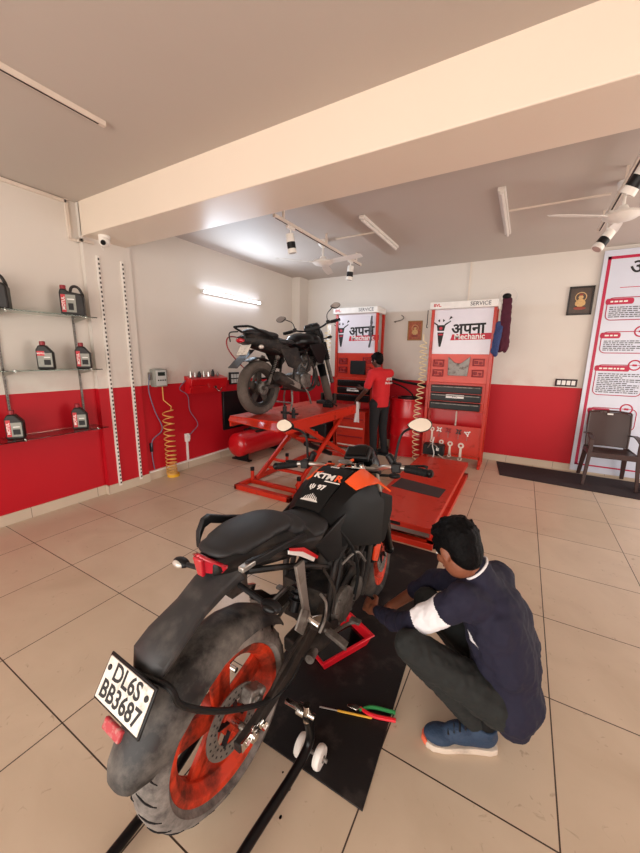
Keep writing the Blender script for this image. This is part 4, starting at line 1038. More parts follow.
# axle nuts, adjusters
b = MB(); b.cyl((0, -.165, .315), (0, .165, .315), .012, n=14); b.cyl((0, -.160, .315), (0, -.150, .315), .022, n=6); b.cyl((0, .15, .315), (0, .16, .315), .022, n=6)
b.cyl((-.035, -.148, .315), (-.02, -.148, .315), .012, n=6); b.bar((-.05, -.147, .315), (.05, -.147, .315), .008, .035, (0, 0, 1)); b.cyl((.04, -.155, .30), (.06, -.155, .30), .010, n=8); b.cyl((.0, -.158, .345), (0, -.15, .345), .011, n=8)
b.build('rear_axle', 'chrome', B1, bevel=.001)
for s_ in (-1, 1):
    b = MB(); b.loft([[V((x, s_*(yy)+dy, z+dz)) for dy, dz in ((-.013, -h), (.013, -h), (.013, h), (-.013, h))] for x, yy, z, h in ((-.055, .132, .312, .016), (.02, .132, .315, .024), (.20, .125, .345, .026), (.36, .115, .385, .034), (.50, .105, .415, .036))])
    b.cyl((.36, s_*.11, .43), (.17, s_*.122, .385), .008, n=8); b.bar((.12, s_*.122, .35), (.24, s_*.118, .42), .012, .012); b.bar((.24, s_*.118, .42), (.42, s_*.11, .43), .012, .014)
    b.build('swingarm', 'grime', B1, bevel=.005)
# chain side on the left
b = MB().lathe([(.05, -.003), (.098, -.003), (.104, 0), (.098, .003), (.05, .003)], (0, .085, .315), (0, 1, 0), 42, closed=True); b.tube([(0, .09, .419), (.5, .09, .455), (.555, .09, .42), (.5, .09, .375), (0, .09, .213), (-.10, .09, .29), (-.07, .09, .39)], .009, 6, closed=True, sm=3)
b.build('chain', 'steel_dull', B1)
# caliper
b = MB(); b.box((.07, -.085, .37), (.075, .05, .05), Matrix.Rotation(.5, 3, 'Y')); b.cyl((.06, -.12, .365), (.06, -.09, .365), .018, n=14); b.cyl((.09, -.12, .38), (.09, -.09, .38), .014, n=14)
b.build('rear_caliper', 'steel_dull', B1, bevel=.006)
# hugger over the tyre
def arc_sheet(b, cx, cz, secs, t=.004, n=11):
    """secs: (angle deg, radius centre, radius edge, half width)"""
    g = []
    for a, r0, r1, hw in secs:
        a = math.radians(a); row = []
        for j in range(n):
            v = -1+2*j/(n-1); k = abs(v)**2.6; r_ = r0+(r1-r0)*k; y = hw*math.copysign(min(1, abs(v)*1.15)**.9, v) if v else 0
            row.append((cx+r_*math.cos(a), y, cz+r_*math.sin(a)))
        g.append(row)
    return b.sheet(g, t)
arc_sheet(MB(), 0, .315, [(28, .335, .325, .05), (36, .34, .318, .066), (50, .345, .305, .074), (66, .348, .295, .078), (82, .35, .285, .082), (98, .353, .275, .086), (114, .357, .27, .090), (128, .362, .27, .092), (140, .368, .275, .090), (150, .375, .29, .086), (157, .378, .315, .074), (162, .372, .345, .05)]).build('tyre_hugger', 'hugger_grey', B1)
MB().tube([(-.27, .09, .68), (-.235, -.085, .685), (-.215, -.108, .62), (-.13, -.118, .52), (-.02, -.128, .425), (.10, -.135, .345), (.22, -.135, .318), (.30, -.128, .35)], .009, 8, sm=6).build('hugger_stay', 'black_plastic', B1)
# tail arm and plate
def ring(x, z, hw, h, k=.55, tilt=0):
    c_, s_ = math.cos(tilt), math.sin(tilt)
    P = [(-hw, -h*.5), (-hw, h*.1), (-hw*k, h*.5), (hw*k, h*.5), (hw, h*.1), (hw, -h*.5)]
    return [V((x+s_*w_, y, z+c_*w_)) for y, w_ in P]
b = MB().loft([ring(.06, .835, .07, .07, .5, -.5), ring(-.02, .815, .065, .055, .5, -.6), ring(-.09, .785, .058, .05, .4, -.65), ring(-.18, .745, .072, .035, .4, -.6), ring(-.225, .715, .075, .03, .5, -.7), ring(-.245, .67, .05, .02, .6, -1.1)])
b.build('plate_arm', 'tail_grey', B1, bevel=.006)
PX = plane_m((-.296, 0, .668), (0, -1, 0), (.53, 0, .85))
b = MB(); b.X = PX; b.box((0, 0, 0), (.210, .114, .006)); b.build('plate_frame', 'black_gloss', B1, bevel=.006)
b = MB(); b.X = PX; b.box((0, 0, .0045), (.196, .100, .003)); pl = b.build('number_plate', 'white_plate', B1, bevel=.002)
b = MB(); b.X = PX
text_into(b, 'DL6S', .056, Matrix.Translation((.0, .024, .0064)), 0, .0008, bold=.0012); text_into(b, 'BB3687', .056, Matrix.Translation((0, -.023, .0064)), 0, .0008, bold=.0012)
for x, y in ((-.082, .026), (.086, .026)): b.cyl((x, y, .006), (x, y, .009), .007, n=12)
b.build('plate_characters', 'ink', pl)
b = MB(); b.X = PX; b.box((.01, -.076, .002), (.075, .028, .012)); b.build('reflector', 'reflector', B1, bevel=.004)
# tail fairing, tail light, seats
def oct(x, hw, zb, zt, k=.7):
    h = zt-zb; return [V((x, y, z)) for y, z in ((-hw*k, zb), (-hw, zb+h*.35), (-hw, zb+h*.7), (-hw*k, zt), (hw*k, zt), (hw, zb+h*.7), (hw, zb+h*.35), (hw*k, zb))]
b = MB().loft([oct(-.025, .048, .855, .905), oct(.06, .078, .83, .925), oct(.18, .105, .80, .92), (oct(.33, .125, .76, .87)), oct(.45, .13, .72, .83), oct(.58, .12, .70, .82)])
b.build('tail_fairing', 'black_dusty', B1, bevel=.008, seg=3)
b = MB()
for s_ in (-1, 1): b.slab([(-.045, s_*.0, .930), (-.035, s_*.040, .916), (.010, s_*.064, .882), (.002, s_*.048, .862), (-.022, s_*.022, .864), (-.040, s_*.0, .870)], .014)
b.slab([(-.050, -.020, .922), (-.050, .020, .922), (-.040, .014, .858), (-.040, -.014, .858)], .014)
b.build('tail_light', 'tail_red', B1, bevel=.004)
b = MB(); b.sph((.16, 0, .922), (.165, .112, .030)); b.sph((.25, 0, .912), (.10, .11, .030)); b.bb((.05, -.092, .90), (.28, .092, .930)); b.sph((.02, 0, .920), (.05, .08, .020))
b.sph((.34, 0, .868), (.09, .115, .034)); b.sph((.46, 0, .815), (.13, .14, .034)); b.sph((.54, 0, .820), (.09, .11, .034)); b.cap((.28, 0, .885), (.42, 0, .825), .032)
b.bb((.31, -.095, .81), (.5, .095, .848)); b.sph((.58, 0, .843), (.05, .08, .030))
blob(b, 'seat', 'seat', B1, .009, 28)
for s_ in (-1, 1):
    b = MB().loft([[V((x, s_*y+dy, z+dz)) for dy, dz in ((-.011, -.016), (.011, -.016), (.011, .016), (-.011, .016))] for x, y, z in ((.30, .125, .875), (.18, .135, .918), (.115, .145, .945), (.085, .142, .94), (.06, .138, .905), (.055, .136, .875))]) if s_ > 0 else MB().loft([[V((x, s_*y+dy, z+dz)) for dy, dz in ((-.008, -.012), (.008, -.012), (.008, .012), (-.008, .012))] for x, y, z in ((.34, .122, .85), (.2, .135, .885), (.09, .14, .90), (.02, .13, .905))])
    b.build('grab_handle', 'black_plastic', B1, bevel=.004)
    if s_ < 0: MB().bb((-.005, -.142, .893), (.06, -.12, .91)).build('handle_end', 'steel', B1, bevel=.003)
    b = MB().slab([(.225, s_*.130, .85), (.30, s_*.133, .815), (.385, s_*.137, .745), (.37, s_*.138, .735), (.29, s_*.135, .797), (.225, s_*.131, .836)], .006); b.m = 1; b.slab([(.23, s_*.133, .858), (.31, s_*.137, .824), (.40, s_*.141, .745), (.39, s_*.141, .738), (.30, s_*.137, .812), (.23, s_*.134, .848)], .006)
    b.build('side_strip', ['white', 'red_plain'], B1)
    # indicators
    base = V((.045, s_*.07, .80)); tip = V((.035, s_*.19, .79))
    ind = MB().cyl(base, tip, .009, n=10).build('indicator', 'black_plastic', B1)
    b = MB(); b.sph(tip+V((0, s_*.02, .0)), (.022, .038, .017)); b.build('indicator_housing', 'black_plastic', ind)
    MB().sph(tip+V((-.012, s_*.022, 0)), (.014, .028, .013)).build('indicator_lens', 'clear_lens' if s_ > 0 else 'black_gloss', ind)
# subframe and frame
b = MB()
for s_ in (-1, 1):
    b.tube([(.52, s_*.11, .62), (.30, s_*.10, .74), (.08, s_*.07, .83)], .012, 8, sm=3); b.tube([(.55, s_*.12, .78), (.35, s_*.11, .80), (.10, s_*.075, .85)], .012, 8, sm=3)
    b.tube([(1.04, s_*.04, .86), (.80, s_*.14, .78), (.56, s_*.13, .62), (.52, s_*.12, .40)], .015, 8, sm=3); b.tube([(1.06, s_*.04, .72), (.85, s_*.13, .58), (.56, s_*.13, .45)], .015, 8, sm=3)
    b.cyl((.92, s_*.11, .82), (.93, s_*.10, .64), .011); b.cyl((.93, s_*.10, .64), (.76, s_*.14, .76), .010); b.cyl((.76, s_*.14, .76), (.74, s_*.14, .52), .011); b.cyl((.74, s_*.14, .52), (.60, s_*.135, .64), .010)
    b.tube([(.62, s_*.13, .70), (.6, s_*.13, .55), (.50, s_*.12, .35)], .014, 8, sm=3)
b.cyl((1.05, 0, .70), (1.0, 0, .89), .032, n=18)
b.build('frame', 'black_dusty', B1)
# shock
b = MB().cyl((.42, 0, .42), (.56, 0, .70), .02, n=14)
for k in range(9): b.lathe([(.03, 0), (.036, .004), (.03, .008)], V((.42, 0, .42)).lerp(V((.56, 0, .70)), .15+k*.08), (.14, 0, .28), 18)
b.build('shock_absorber', 'black_plastic', B1)
# engine
b = MB(); b.bb((.50, -.12, .30), (.82, .12, .50)); b.sph((.60, 0, .40), (.12, .15, .11)); b.sph((.76, 0, .38), (.11, .14, .10)); b.bb((.55, -.09, .24), (.80, .09, .34))
b.cap((.74, 0, .46), (.84, 0, .66), .085, .08); b.cap((.74, -.03, .46), (.84, -.03, .66), .08, .075)
eng = blob(b, 'engine', 'engine', B1, .010, 5)
b = MB(); b.lathe([(.085, 0), (.085, .022), (.07, .032), (.0, .034)], (.60, -.135, .40), (0, -1, 0), 28); b.lathe([(.06, 0), (.06, .02), (.045, .028), (.0, .03)], (.75, -.13, .39), (0, -1, 0), 24)
for k in range(8):
    a = k*PI/4; b.cyl((.60+.078*math.cos(a), -.135, .40+.078*math.sin(a)), (.60+.078*math.cos(a), -.168, .40+.078*math.sin(a)), .007, n=8)
b.build('clutch_cover', 'engine_grey', eng, bevel=.002)
b = MB()
for k in range(7):
    c_ = V((.755, 0, .485)).lerp(V((.83, 0, .64)), k/6); b.box(c_, (.20, .20, .006), Matrix.Rotation(-.44, 3, 'Y'))
b.build('cylinder_fins', 'engine', eng)
b = MB().tube([(.88, -.03, .60), (.97, -.06, .52), (.95, -.07, .32), (.82, -.07, .22), (.66, -.07, .22)], .02, 10, sm=5); b.build('exhaust_pipe', 'grime', B1)
b = MB(); b.bb((.44, -.06, .17), (.72, .08, .24)); b.sph((.60, -.06, .21), (.14, .045, .05)); blob(b, 'silencer', 'grime', B1, .009, 5)
MB().cyl((.48, -.07, .205), (.42, -.085, .215), .02, n=16).build('silencer_tip', 'steel_dull', B1)
# radiator and shrouds
b = MB(); R = Matrix.Rotation(.18, 3, 'Y'); b.box((.985, 0, .60), (.03, .26, .26), R); b.m = 1
for k in range(14): b.box((.985-.0+.0, 0, .49+k*.017), (.034, .22, .004), R)
b.build('radiator', ['black_plastic', 'engine_grey'], B1, bevel=.003)
for s_ in (-1, 1):
    b = MB(); b.slab([(.90, s_*.185, .86), (1.0, s_*.215, .81), (1.03, s_*.205, .72), (.98, s_*.19, .56), (.92, s_*.18, .56)], .014)
    b.slab([(.90, s_*.16, .58), (1.0, s_*.18, .60), (.98, s_*.16, .42), (.90, s_*.15, .45)], .012)
    b.build('radiator_shroud', 'panel_black', B1, bevel=.006)
    b = MB().slab([(.90, s_*.172, .56), (.97, s_*.178, .55), (.95, s_*.165, .44), (.90, s_*.162, .47)], .012); b.build('shroud_badge', 'orange', B1, bevel=.003)
# fuel tank
b = MB(); b.sph((.80, 0, .84), (.20, .12, .08)); b.sph((.90, 0, .855), (.13, .125, .085)); b.bb((.62, -.09, .76), (.96, .09, .88)); b.cap((.60, 0, .79), (.72, 0, .84), .04, .06)
tk = blob(b, 'fuel_tank', 'black_gloss', B1, .009, 8)
# raised centre panel carrying the lettering, climbing from the seat nose toward the bars
def deck(u, v): return V((.525+.285*u, v*(.066+.022*u), .862+.112*math.sin(u*PI*.5)-.008*v*v))
MB().sheet([[deck(i/10, -1+j/4) for j in range(9)] for i in range(11)], .010).build('tank_cover', 'black_matte', B1)
def on_deck(u, v):
    p_ = deck(u, v)+V((-.0, 0, .0070)); px_ = (deck(u, v-.05)-deck(u, v+.05)).normalized(); py_ = (deck(u+.02, v)-deck(u-.02, v)).normalized()
    return plane_m(p_, px_, py_)
b = MB(); X = on_deck(.60, -.05); text_into(b, 'KTM', .052, X @ Matrix.Translation((-.016, 0, 0)) @ Matrix.Shear('XY', 4, (.25, 0)), 0, .001, bold=.0022)
text_into(b, 'R', .060, X @ Matrix.Translation((.060, .001, 0)) @ Matrix.Shear('XY', 4, (.25, 0)), 1, .001, bold=.002)
b.m = 1; b.X = X; b.prism([(-.085, .018), (-.04, .036), (-.055, .018)], -.0005, .0005, 'xy'); b.m = 0; b.prism([(.0, -.034), (.085, -.034), (.080, -.027), (.005, -.027)], -.0005, .0005, 'xy')
b.X = Matrix.Identity(4); text_into(b, 'DUKE', .018, on_deck(.93, .1), 0, .001, bold=.0006); b.build('tank_lettering', ['tank_decal_white', 'orange_bright'], B1); b = MB(); text_into(b, 'ψ 97', .040, on_deck(.36, .15), 0, .001, bold=.0014)
b.build('tank_number', 'tank_decal_white', B1)
b = MB(); b.X = on_deck(.17, .15)
for k in range(-3, 4): b.prism([(k*.011-.003, -.018+.002*abs(k)), (k*.011+.003, -.018+.002*abs(k)), (k*.009+.0015, .022-.006*abs(k)), (k*.009-.0015, .022-.006*abs(k))], -.0005, .0005, 'xy')
b.prism([(-.046, -.022), (.046, -.022), (.040, -.014), (0, -.006), (-.040, -.014)], -.0005, .0005, 'xy')
b.build('tank_emblem', 'tank_decal_white', B1)
for s_ in (-1, 1):
    side = (((.525, .066, .853), (.535, .105, .825), (.54, .128, .77), (.55, .130, .71)), ((.60, .074, .898), (.605, .125, .868), (.61, .148, .80), (.62, .145, .68)), ((.68, .082, .932), (.695, .140, .898), (.71, .165, .81), (.72, .160, .64)), ((.76, .088, .952), (.79, .152, .908), (.82, .186, .81), (.83, .178, .60)), ((.85, .088, .958), (.89, .160, .902), (.93, .200, .80), (.93, .190, .56)))
    MB().sheet([[V((x, s_*y, z)) for x, y, z in row] for row in side], .008).build('tank_side', 'panel_black', B1)
    b = MB().sheet([[V((x, s_*y, z)) for x, y, z in row] for row in (((.715, .088, .948), (.725, .118, .926), (.73, .140, .91)), ((.785, .094, .964), (.805, .130, .940), (.815, .162, .912)), ((.865, .094, .968), (.895, .140, .930), (.91, .178, .898)), ((.925, .088, .950), (.965, .150, .892), (.99, .212, .835)))], .008)
    b.build('tank_panel', 'orange_bright', B1)
MB().lathe([(0, 0), (.035, 0), (.038, .006), (.03, .012), (0, .014)], (.875, 0, .985), (.1, 0, 1), 28).build('tank_cap', 'steel_dull', B1)
# airbox rubber and side panels under the seat
for s_ in (-1, 1): MB().slab([(.40, s_*.125, .78), (.62, s_*.14, .84), (.66, s_*.14, .76), (.58, s_*.135, .64), (.50, s_*.125, .66)], .014).build('side_panel', 'black_plastic', B1, bevel=.005)
# fork, front mudguard, yokes
fork_set(B1, (1.02, 0, .93), (1.31, 0, .30), .095, ('steel', 'black_gloss'))
b = MB()
for z, x in ((.90, 1.033), (.72, 1.116)): b.box((x, 0, z), (.07, .25, .028), Matrix.Rotation(.5, 3, 'Y'))
b.build('fork_yoke', 'black_plastic', B1, bevel=.006)
arc_sheet(MB(), 1.31, .30, [(25, .315, .305, .045), (45, .32, .30, .058), (75, .325, .295, .062), (105, .33, .295, .062), (135, .33, .30, .06), (165, .33, .31, .05)]).build('front_mudguard', 'black_plastic', B1)
# handlebar
b = MB().tube([(.835, .39, .962), (.865, .28, .972), (.89, .19, .967), (.955, .115, .935), (.975, 0, .930), (.955, -.115, .935), (.89, -.19, .967), (.865, -.28, .972), (.835, -.39, .962)], .0125, 12, sm=5)
hb = b.build('handlebar', 'steel', B1)
for s_ in (-1, 1):
    b = MB(); b.tube([(.834, s_*.395, .962), (.862, s_*.29, .971)], .0185, 14)
    for k in range(7): b.lathe([(.0186, 0), (.0198, .003), (.0186, .006)], V((.836, s_*.385, .963)).lerp(V((.861, s_*.30, .971)), k/7), V((.026, -s_*.12, .008)), 14)
    b.build('grip', 'black_matte', hb)
    MB().lathe([(0, 0), (.016, 0), (.02, .006), (.02, .018), (.012, .026), (0, .026)], (.834, s_*.394, .962), (-.2, s_*1, 0), 14).build('bar_end', 'black_gloss', hb)
    b = MB(); b.box((.872, s_*.245, .972), (.045, .045, .045)); b.cyl((.90, s_*.235, .967), (.90, s_*.20, 1.03), .018, n=12); b.build('switch_block', 'black_plastic', hb, bevel=.006)
    MB().tube([(.90, s_*.235, .967), (.935, s_*.28, .962), (.925, s_*.36, .97), (.905, s_*.385, .97)], [.008, .007, .006, .008], 8, sm=4).build('control_lever', 'black_plastic', hb)
    MB().tube([(.90, s_*.21, .97), (.99, s_*.16, .94), (1.05, s_*.08, .88), (1.0, s_*.06, .78)], .006, 6, sm=5).build('cable', 'cable_black', hb)
    mirror(B1, (.885, s_*.235, 1.0), (.93, s_*.262, 1.12), (.885, s_*.328, 1.172), -s_*.15, s_, size=(.056, .035))
b = MB(); b.box((.968, 0, .925), (.05, .10, .02)); b.box((.968, .035, .942), (.045, .03, .04)); b.box((.968, -.035, .942), (.045, .03, .04)); b.build('bar_clamp', 'black_plastic', B1, bevel=.005)
b = MB()
for dx in (-.012, .012): b.tube([(.925+dx, .085, .935), (.935+dx, .06, .962), (.95+dx, .03, .968), (.975+dx, .01, .972)], .008, 8, sm=4)
b.build('orange_strap', 'orange_bright', B1)
b = MB(); b.box((.925, -.02, .945), (.05, .10, .02)); b.cyl((.925, -.01, .95), (.925, -.01, .972), .016, n=16); b.cyl((.925, -.055, .95), (.925, -.055, .965), .012, n=16); b.build('ignition_lock', 'chrome', B1, bevel=.003)
b = MB(); b.box((1.045, 0, .990), (.10, .14, .04), Matrix.Rotation(-.5, 3, 'Y')); dsh = b.build('dashboard', 'black_plastic', B1, bevel=.012, seg=3)
b = MB(); b.box((1.033, 0, 1.012), (.068, .11, .004), Matrix.Rotation(-.5, 3, 'Y')); b.build('screen', 'black_gloss', dsh)
b = MB(); b.sph((1.13, 0, .90), (.075, .105, .10)); b.bb((1.06, -.08, .84), (1.13, .08, .97)); b.sph((1.12, 0, .98), (.05, .08, .05)); blob(b, 'headlight_mask', 'black_gloss', B1, .009, 5)
MB().sph((1.165, 0, .89), (.05, .08, .065)).build('headlight_lens', 'clear_lens', B1)
for s_ in (-1, 1):
    ind = MB().cyl((1.09, s_*.09, .86), (1.09, s_*.17, .86), .008, n=8).build('front_indicator', 'black_plastic', B1); MB().sph((1.09, s_*.19, .86), (.02, .035, .016)).build('indicator_housing', 'black_plastic', ind)
steer(B1, (1.02, 0, .93), (1.31, 0, .30), .19)
# footrests, hangers, pedal, side stand
for s_ in (-1, 1):
    b = MB().loft([[V((x+dx, s_*y, z)) for dx in (-h, h) for y in ((yy, yy+.014) if dx < 0 else (yy+.014, yy))] for x, yy, z, h in ((.285, .125, .77, .026), (.283, .14, .68, .021), (.285, .152, .60, .016), (.295, .158, .54, .014))])
    b.build('footrest_hanger', 'alu_grey', B1, bevel=.003)
    b = MB(); b.slab([(.185, s_*.185, .585), (.235, s_*.180, .635), (.30, s_*.165, .575), (.285, s_*.165, .535), (.235, s_*.18, .525)], .008); b.build('heel_guard', 'steel_dull', B1, bevel=.002)
    b = MB(); b.cyl((.295, s_*.16, .545), (.30, s_*.21, .53), .012, n=12); b.bar((.30, s_*.17, .54), (.36, s_*.175, .51), .02, .03); b.build('pillion_peg', 'chrome', B1, bevel=.002)
    b = MB().loft([[V((x, s_*y+dy, z+dz)) for dy, dz in ((-.007, -h), (.007, -h), (.007, h), (-.007, h))] for x, y, z, h in ((.32, .16, .50, .02), (.40, .165, .44, .035), (.46, .165, .38, .03), (.54, .155, .36, .015))]); b.build('peg_bracket', 'grime', B1, bevel=.004)
    b = MB(); b.bar((.435, s_*.165, .39), (.43, s_*.26, .365), .032, .018); b.cyl((.43, s_*.255, .36), (.43, s_*.255, .345), .006, n=8); b.build('footpeg', 'engine_grey', B1, bevel=.003)
    b = MB().tube([(.40, s_*.175, .42), (.48, s_*.178, .36), (.57, s_*.19, .335), (.60, s_*.225, .34)], .008, 8, sm=4); b.box((.60, s_*.215, .342), (.03, .05, .012)); b.build('foot_lever', 'engine_grey', B1, bevel=.002)
MB().tube([(.375, -.17, .60), (.40, -.18, .55), (.385, -.185, .49), (.36, -.175, .44)], .006, 8, sm=5).build('master_cylinder_rod', 'steel_dull', B1)
b = MB().tube([(.50, .13, .34), (.40, .20, .36), (.30, .21, .37)], .012, 8, sm=3); b.build('side_stand', 'black_plastic', B1)
# hoses and cables on the engine side
for k, pts in enumerate(([(.56, -.13, .80), (.66, -.16, .66), (.72, -.165, .50), (.68, -.165, .38)], [(.82, -.15, .74), (.86, -.165, .60), (.84, -.16, .46), (.78, -.16, .34)], [(.60, -.14, .60), (.70, -.165, .62), (.80, -.165, .52)], [(.96, -.13, .70), (.90, -.17, .62), (.92, -.165, .50)], [(.45, -.135, .66), (.52, -.15, .52), (.50, -.15, .42)])):
    MB().tube(pts, (.008, .011, .006, .008, .006)[k], 8, sm=6).build('hose', ('black_matte', 'grime', 'steel_dull', 'black_matte', 'grime')[k], B1)

# ------------------------------------------------------------------ far motorcycle on the raised lift
B2 = thing('commuter_motorcycle', 'dusty black commuter motorcycle standing on the raised red lift', 'motorcycle', (1.357, 2.577, .876), (-.012, 0, 1.486))
wheel('rear_wheel', B2, 0, .305, .305, .118, .212, 5, 'grime', 'tyre_brown', disc=None, hub=.075, groove=False)
wheel('front_wheel', B2, 1.335, .295, .295, .105, .212, 5, 'grime', 'tyre_brown', disc=.12, groove=False)
b = MB().lathe([(.065, 0), (.075, .01), (.075, .035), (.02, .045)], (0, -.045, .305), (0, -1, 0), 28); b.cyl((0, -.13, .305), (0, .13, .305), .010, n=12); b.cyl((0, -.12, .305), (0, -.11, .305), .02, n=6); b.bar((0, -.09, .305), (-.02, -.095, .25), .01, .02)
b.build('brake_drum', 'engine_grey', B2, bevel=.002)
for s_ in (-1, 1):
    b = MB(); b.bar((-.04, s_*.10, .305), (.46, s_*.10, .36), .025, .04, (0, 0, 1)); b.build('swingarm', 'grime', B2, bevel=.005)
    a_, c_ = V((.02, s_*.125, .345)), V((.20, s_*.115, .655)); b = MB().cyl(a_, c_, .018, n=12); b.m = 1
    for k in range(9): b.lathe([(.026, 0), (.031, .004), (.026, .008)], a_.lerp(c_, .35+k*.06), c_-a_, 14)
    b.m = 0; b.cyl(a_.lerp(c_, .9), c_, .028, n=14); b.build('shock_absorber', ['engine_grey', 'black_plastic'], B2)
arc_sheet(MB(), 0, .305, [(60, .335, .325, .05), (80, .34, .325, .056), (100, .345, .325, .06), (125, .36, .34, .06)]).build('rear_mudguard', 'black_dusty', B2)
MB().sheet([[(x, y, z) for y in (-.07, -.03, .03, .07)] for x, z in ((-.12, .72), (-.2, .66), (-.29, .60), (-.375, .53))], .006).build('mudguard_flap', 'tail_grey', B2)
b = MB().sheet([[(x, y, z) for y in (-.075, .075)] for x, z in ((-.175, .775), (-.245, .665))], .004); pl = b.build('number_plate', 'white_plate', B2)
b = MB().loft([oct(-.27, .05, .79, .85), oct(-.14, .09, .76, .89), oct(.05, .12, .72, .88), oct(.25, .13, .68, .84), oct(.42, .12, .64, .79)]); b.build('tail_fairing', 'black_dusty', B2, bevel=.01, seg=3)
b = MB(); b.sph((-.255, 0, .815), (.035, .06, .028)); b.build('tail_light', 'tail_red', B2)
b = MB(); b.sph((-.02, 0, .905), (.19, .12, .045)); b.sph((.14, 0, .885), (.16, .13, .045)); b.sph((.34, 0, .82), (.16, .14, .04)); b.sph((.48, 0, .82), (.11, .11, .04)); b.cap((.0, 0, .89), (.4, 0, .82), .045); b.bb((-.12, -.09, .86), (.1, .09, .92)); blob(b, 'seat', 'seat', B2, .012, 9)
b = MB()
for s_ in (-1, 1): b.tube([(.10, s_*.135, .86), (-.05, s_*.145, .90), (-.19, s_*.13, .945), (-.24, s_*.10, .955)], .012, 8, sm=4)
b.tube([(-.24, .10, .955), (-.26, 0, .955), (-.24, -.10, .955)], .012, 8); b.build('grab_rail', 'black_matte', B2)
b = MB()
for s_ in (-1, 1): b.tube([(-.20, s_*.09, .91), (-.30, s_*.11, .89), (-.285, s_*.12, .80)], .007, 8, sm=4)
b.build('tail_bar', 'black_plastic', B2)
b = MB().tube([(.05, .16, .82), (-.20, .17, .86), (-.29, .17, .82), (-.26, .165, .70), (-.05, .17, .52), (.1, .16, .5)], .007, 8, sm=5); b.build('saree_guard', 'red_dark', B2)
for s_ in (-1, 1):
    ind = MB().cyl((-.10, s_*.09, .765), (-.10, s_*.13, .755), .008, n=8).build('indicator', 'black_plastic', B2); MB().sph((-.10, s_*.15, .752), (.032, .028, .024)).build('indicator_lens', 'clear_lens', ind)
b = MB()
for s_ in (-1, 1):
    b.tube([(1.08, s_*.03, .80), (.85, s_*.08, .76), (.55, s_*.11, .70), (.30, s_*.11, .70), (.0, s_*.09, .76)], .014, 8, sm=3); b.tube([(.55, s_*.11, .70), (.50, s_*.11, .5), (.47, s_*.11, .3)], .014, 8, sm=3); b.tube([(1.10, s_*.02, .74), (1.0, s_*.05, .5), (.85, s_*.09, .25), (.5, s_*.11, .25)], .013, 8, sm=3)
b.build('frame', 'black_dusty', B2)
b = MB(); 
for s_ in (-1, 1): MB().slab([(.22, s_*.130, .74), (.52, s_*.145, .76), (.62, s_*.14, .60), (.50, s_*.135, .50), (.36, s_*.13, .54)], .016).build('side_panel', 'black_dusty', B2, bevel=.008)
b = MB(); b.sph((.80, 0, .85), (.25, .155, .105)); b.sph((.95, 0, .85), (.17, .165, .11)); b.sph((.62, 0, .82), (.12, .11, .07)); b.bb((.65, -.1, .76), (1.0, .1, .86)); tk = blob(b, 'fuel_tank', 'black_gloss', B2, .012, 8)
MB().lathe([(0, 0), (.04, 0), (.04, .012), (0, .014)], (.82, 0, .945), (0, 0, 1), 20).build('tank_cap', 'steel', tk)
for s_ in (-1, 1): MB().slab([(.74, s_*.155, .80), (1.02, s_*.178, .84), (1.12, s_*.165, .74), (1.04, s_*.155, .56), (.92, s_*.15, .58), (.84, s_*.15, .68)], .016).build('tank_shroud', 'black_gloss', B2, bevel=.008)
b = MB(); b.bb((.52, -.11, .26), (.84, .11, .44)); b.sph((.60, 0, .36), (.11, .14, .10)); b.sph((.78, 0, .35), (.10, .13, .09)); b.cap((.78, 0, .42), (.86, 0, .62), .075); eng = blob(b, 'engine', 'engine_grey', B2, .012, 4)
b = MB()
for k in range(8): b.box(V((.79, 0, .46)).lerp(V((.86, 0, .63)), k/7), (.18, .19, .006), Matrix.Rotation(-.35, 3, 'Y'))
b.lathe([(.085, 0), (.085, .02), (.06, .03), (0, .032)], (.66, -.125, .36), (0, -1, 0), 24); b.build('cylinder_fins', 'engine_grey', eng)
b = MB().tube([(.90, -.03, .60), (1.0, -.05, .5), (.96, -.09, .3), (.75, -.14, .235), (.50, -.15, .255)], .02, 10, sm=5); b.build('exhaust_pipe', 'grime', B2)
b = MB().lathe([(0, 0), (.035, 0), (.055, .05), (.065, .12), (.065, .40), (.055, .47), (.025, .48), (0, .48)], (.53, -.165, .27), (-.44, -.02, .17), 20); sl = b.build('silencer', 'grime', B2)
b = MB().sheet([[(.46-.24*u, -.236+.004*abs(dz)*100*.3, .30+.095*u+dz) for dz in (-.035, 0, .035)] for u in (0, .5, 1)], .005); b.build('heat_shield', 'alu_grey', sl)
fork_set(B2, (1.06, 0, .92), (1.335, 0, .295), .10, ('black_matte', 'engine_grey'), boots=True)
arc_sheet(MB(), 1.335, .295, [(20, .315, .305, .045), (50, .32, .305, .055), (90, .325, .305, .058), (130, .33, .31, .055), (165, .33, .315, .045)]).build('front_mudguard', 'black_gloss', B2)
b = MB().tube([(.93, .37, 1.035), (.97, .24, 1.045), (1.03, .14, 1.02), (1.05, 0, 1.0), (1.03, -.14, 1.02), (.97, -.24, 1.045), (.93, -.37, 1.035)], .012, 10, sm=4); hb = b.build('handlebar', 'black_gloss', B2)
for s_ in (-1, 1):
    MB().cyl((.925, s_*.38, 1.034), (.962, s_*.26, 1.043), .018, n=12).build('grip', 'black_matte', hb)
    MB().box((.975, s_*.225, 1.048), (.04, .05, .045)).build('switch_block', 'black_plastic', hb, bevel=.006)
    MB().tube([(1.0, s_*.22, 1.04), (1.03, s_*.28, 1.035), (1.0, s_*.37, 1.03)], .006, 8, sm=4).build('control_lever', 'black_plastic', hb)
    mirror(B2, (.985, s_*.22, 1.06), (1.03, s_*.24, 1.16), (.97, s_*.33, 1.22), -s_*.15, s_, gl='chrome', size=(.066, .04))
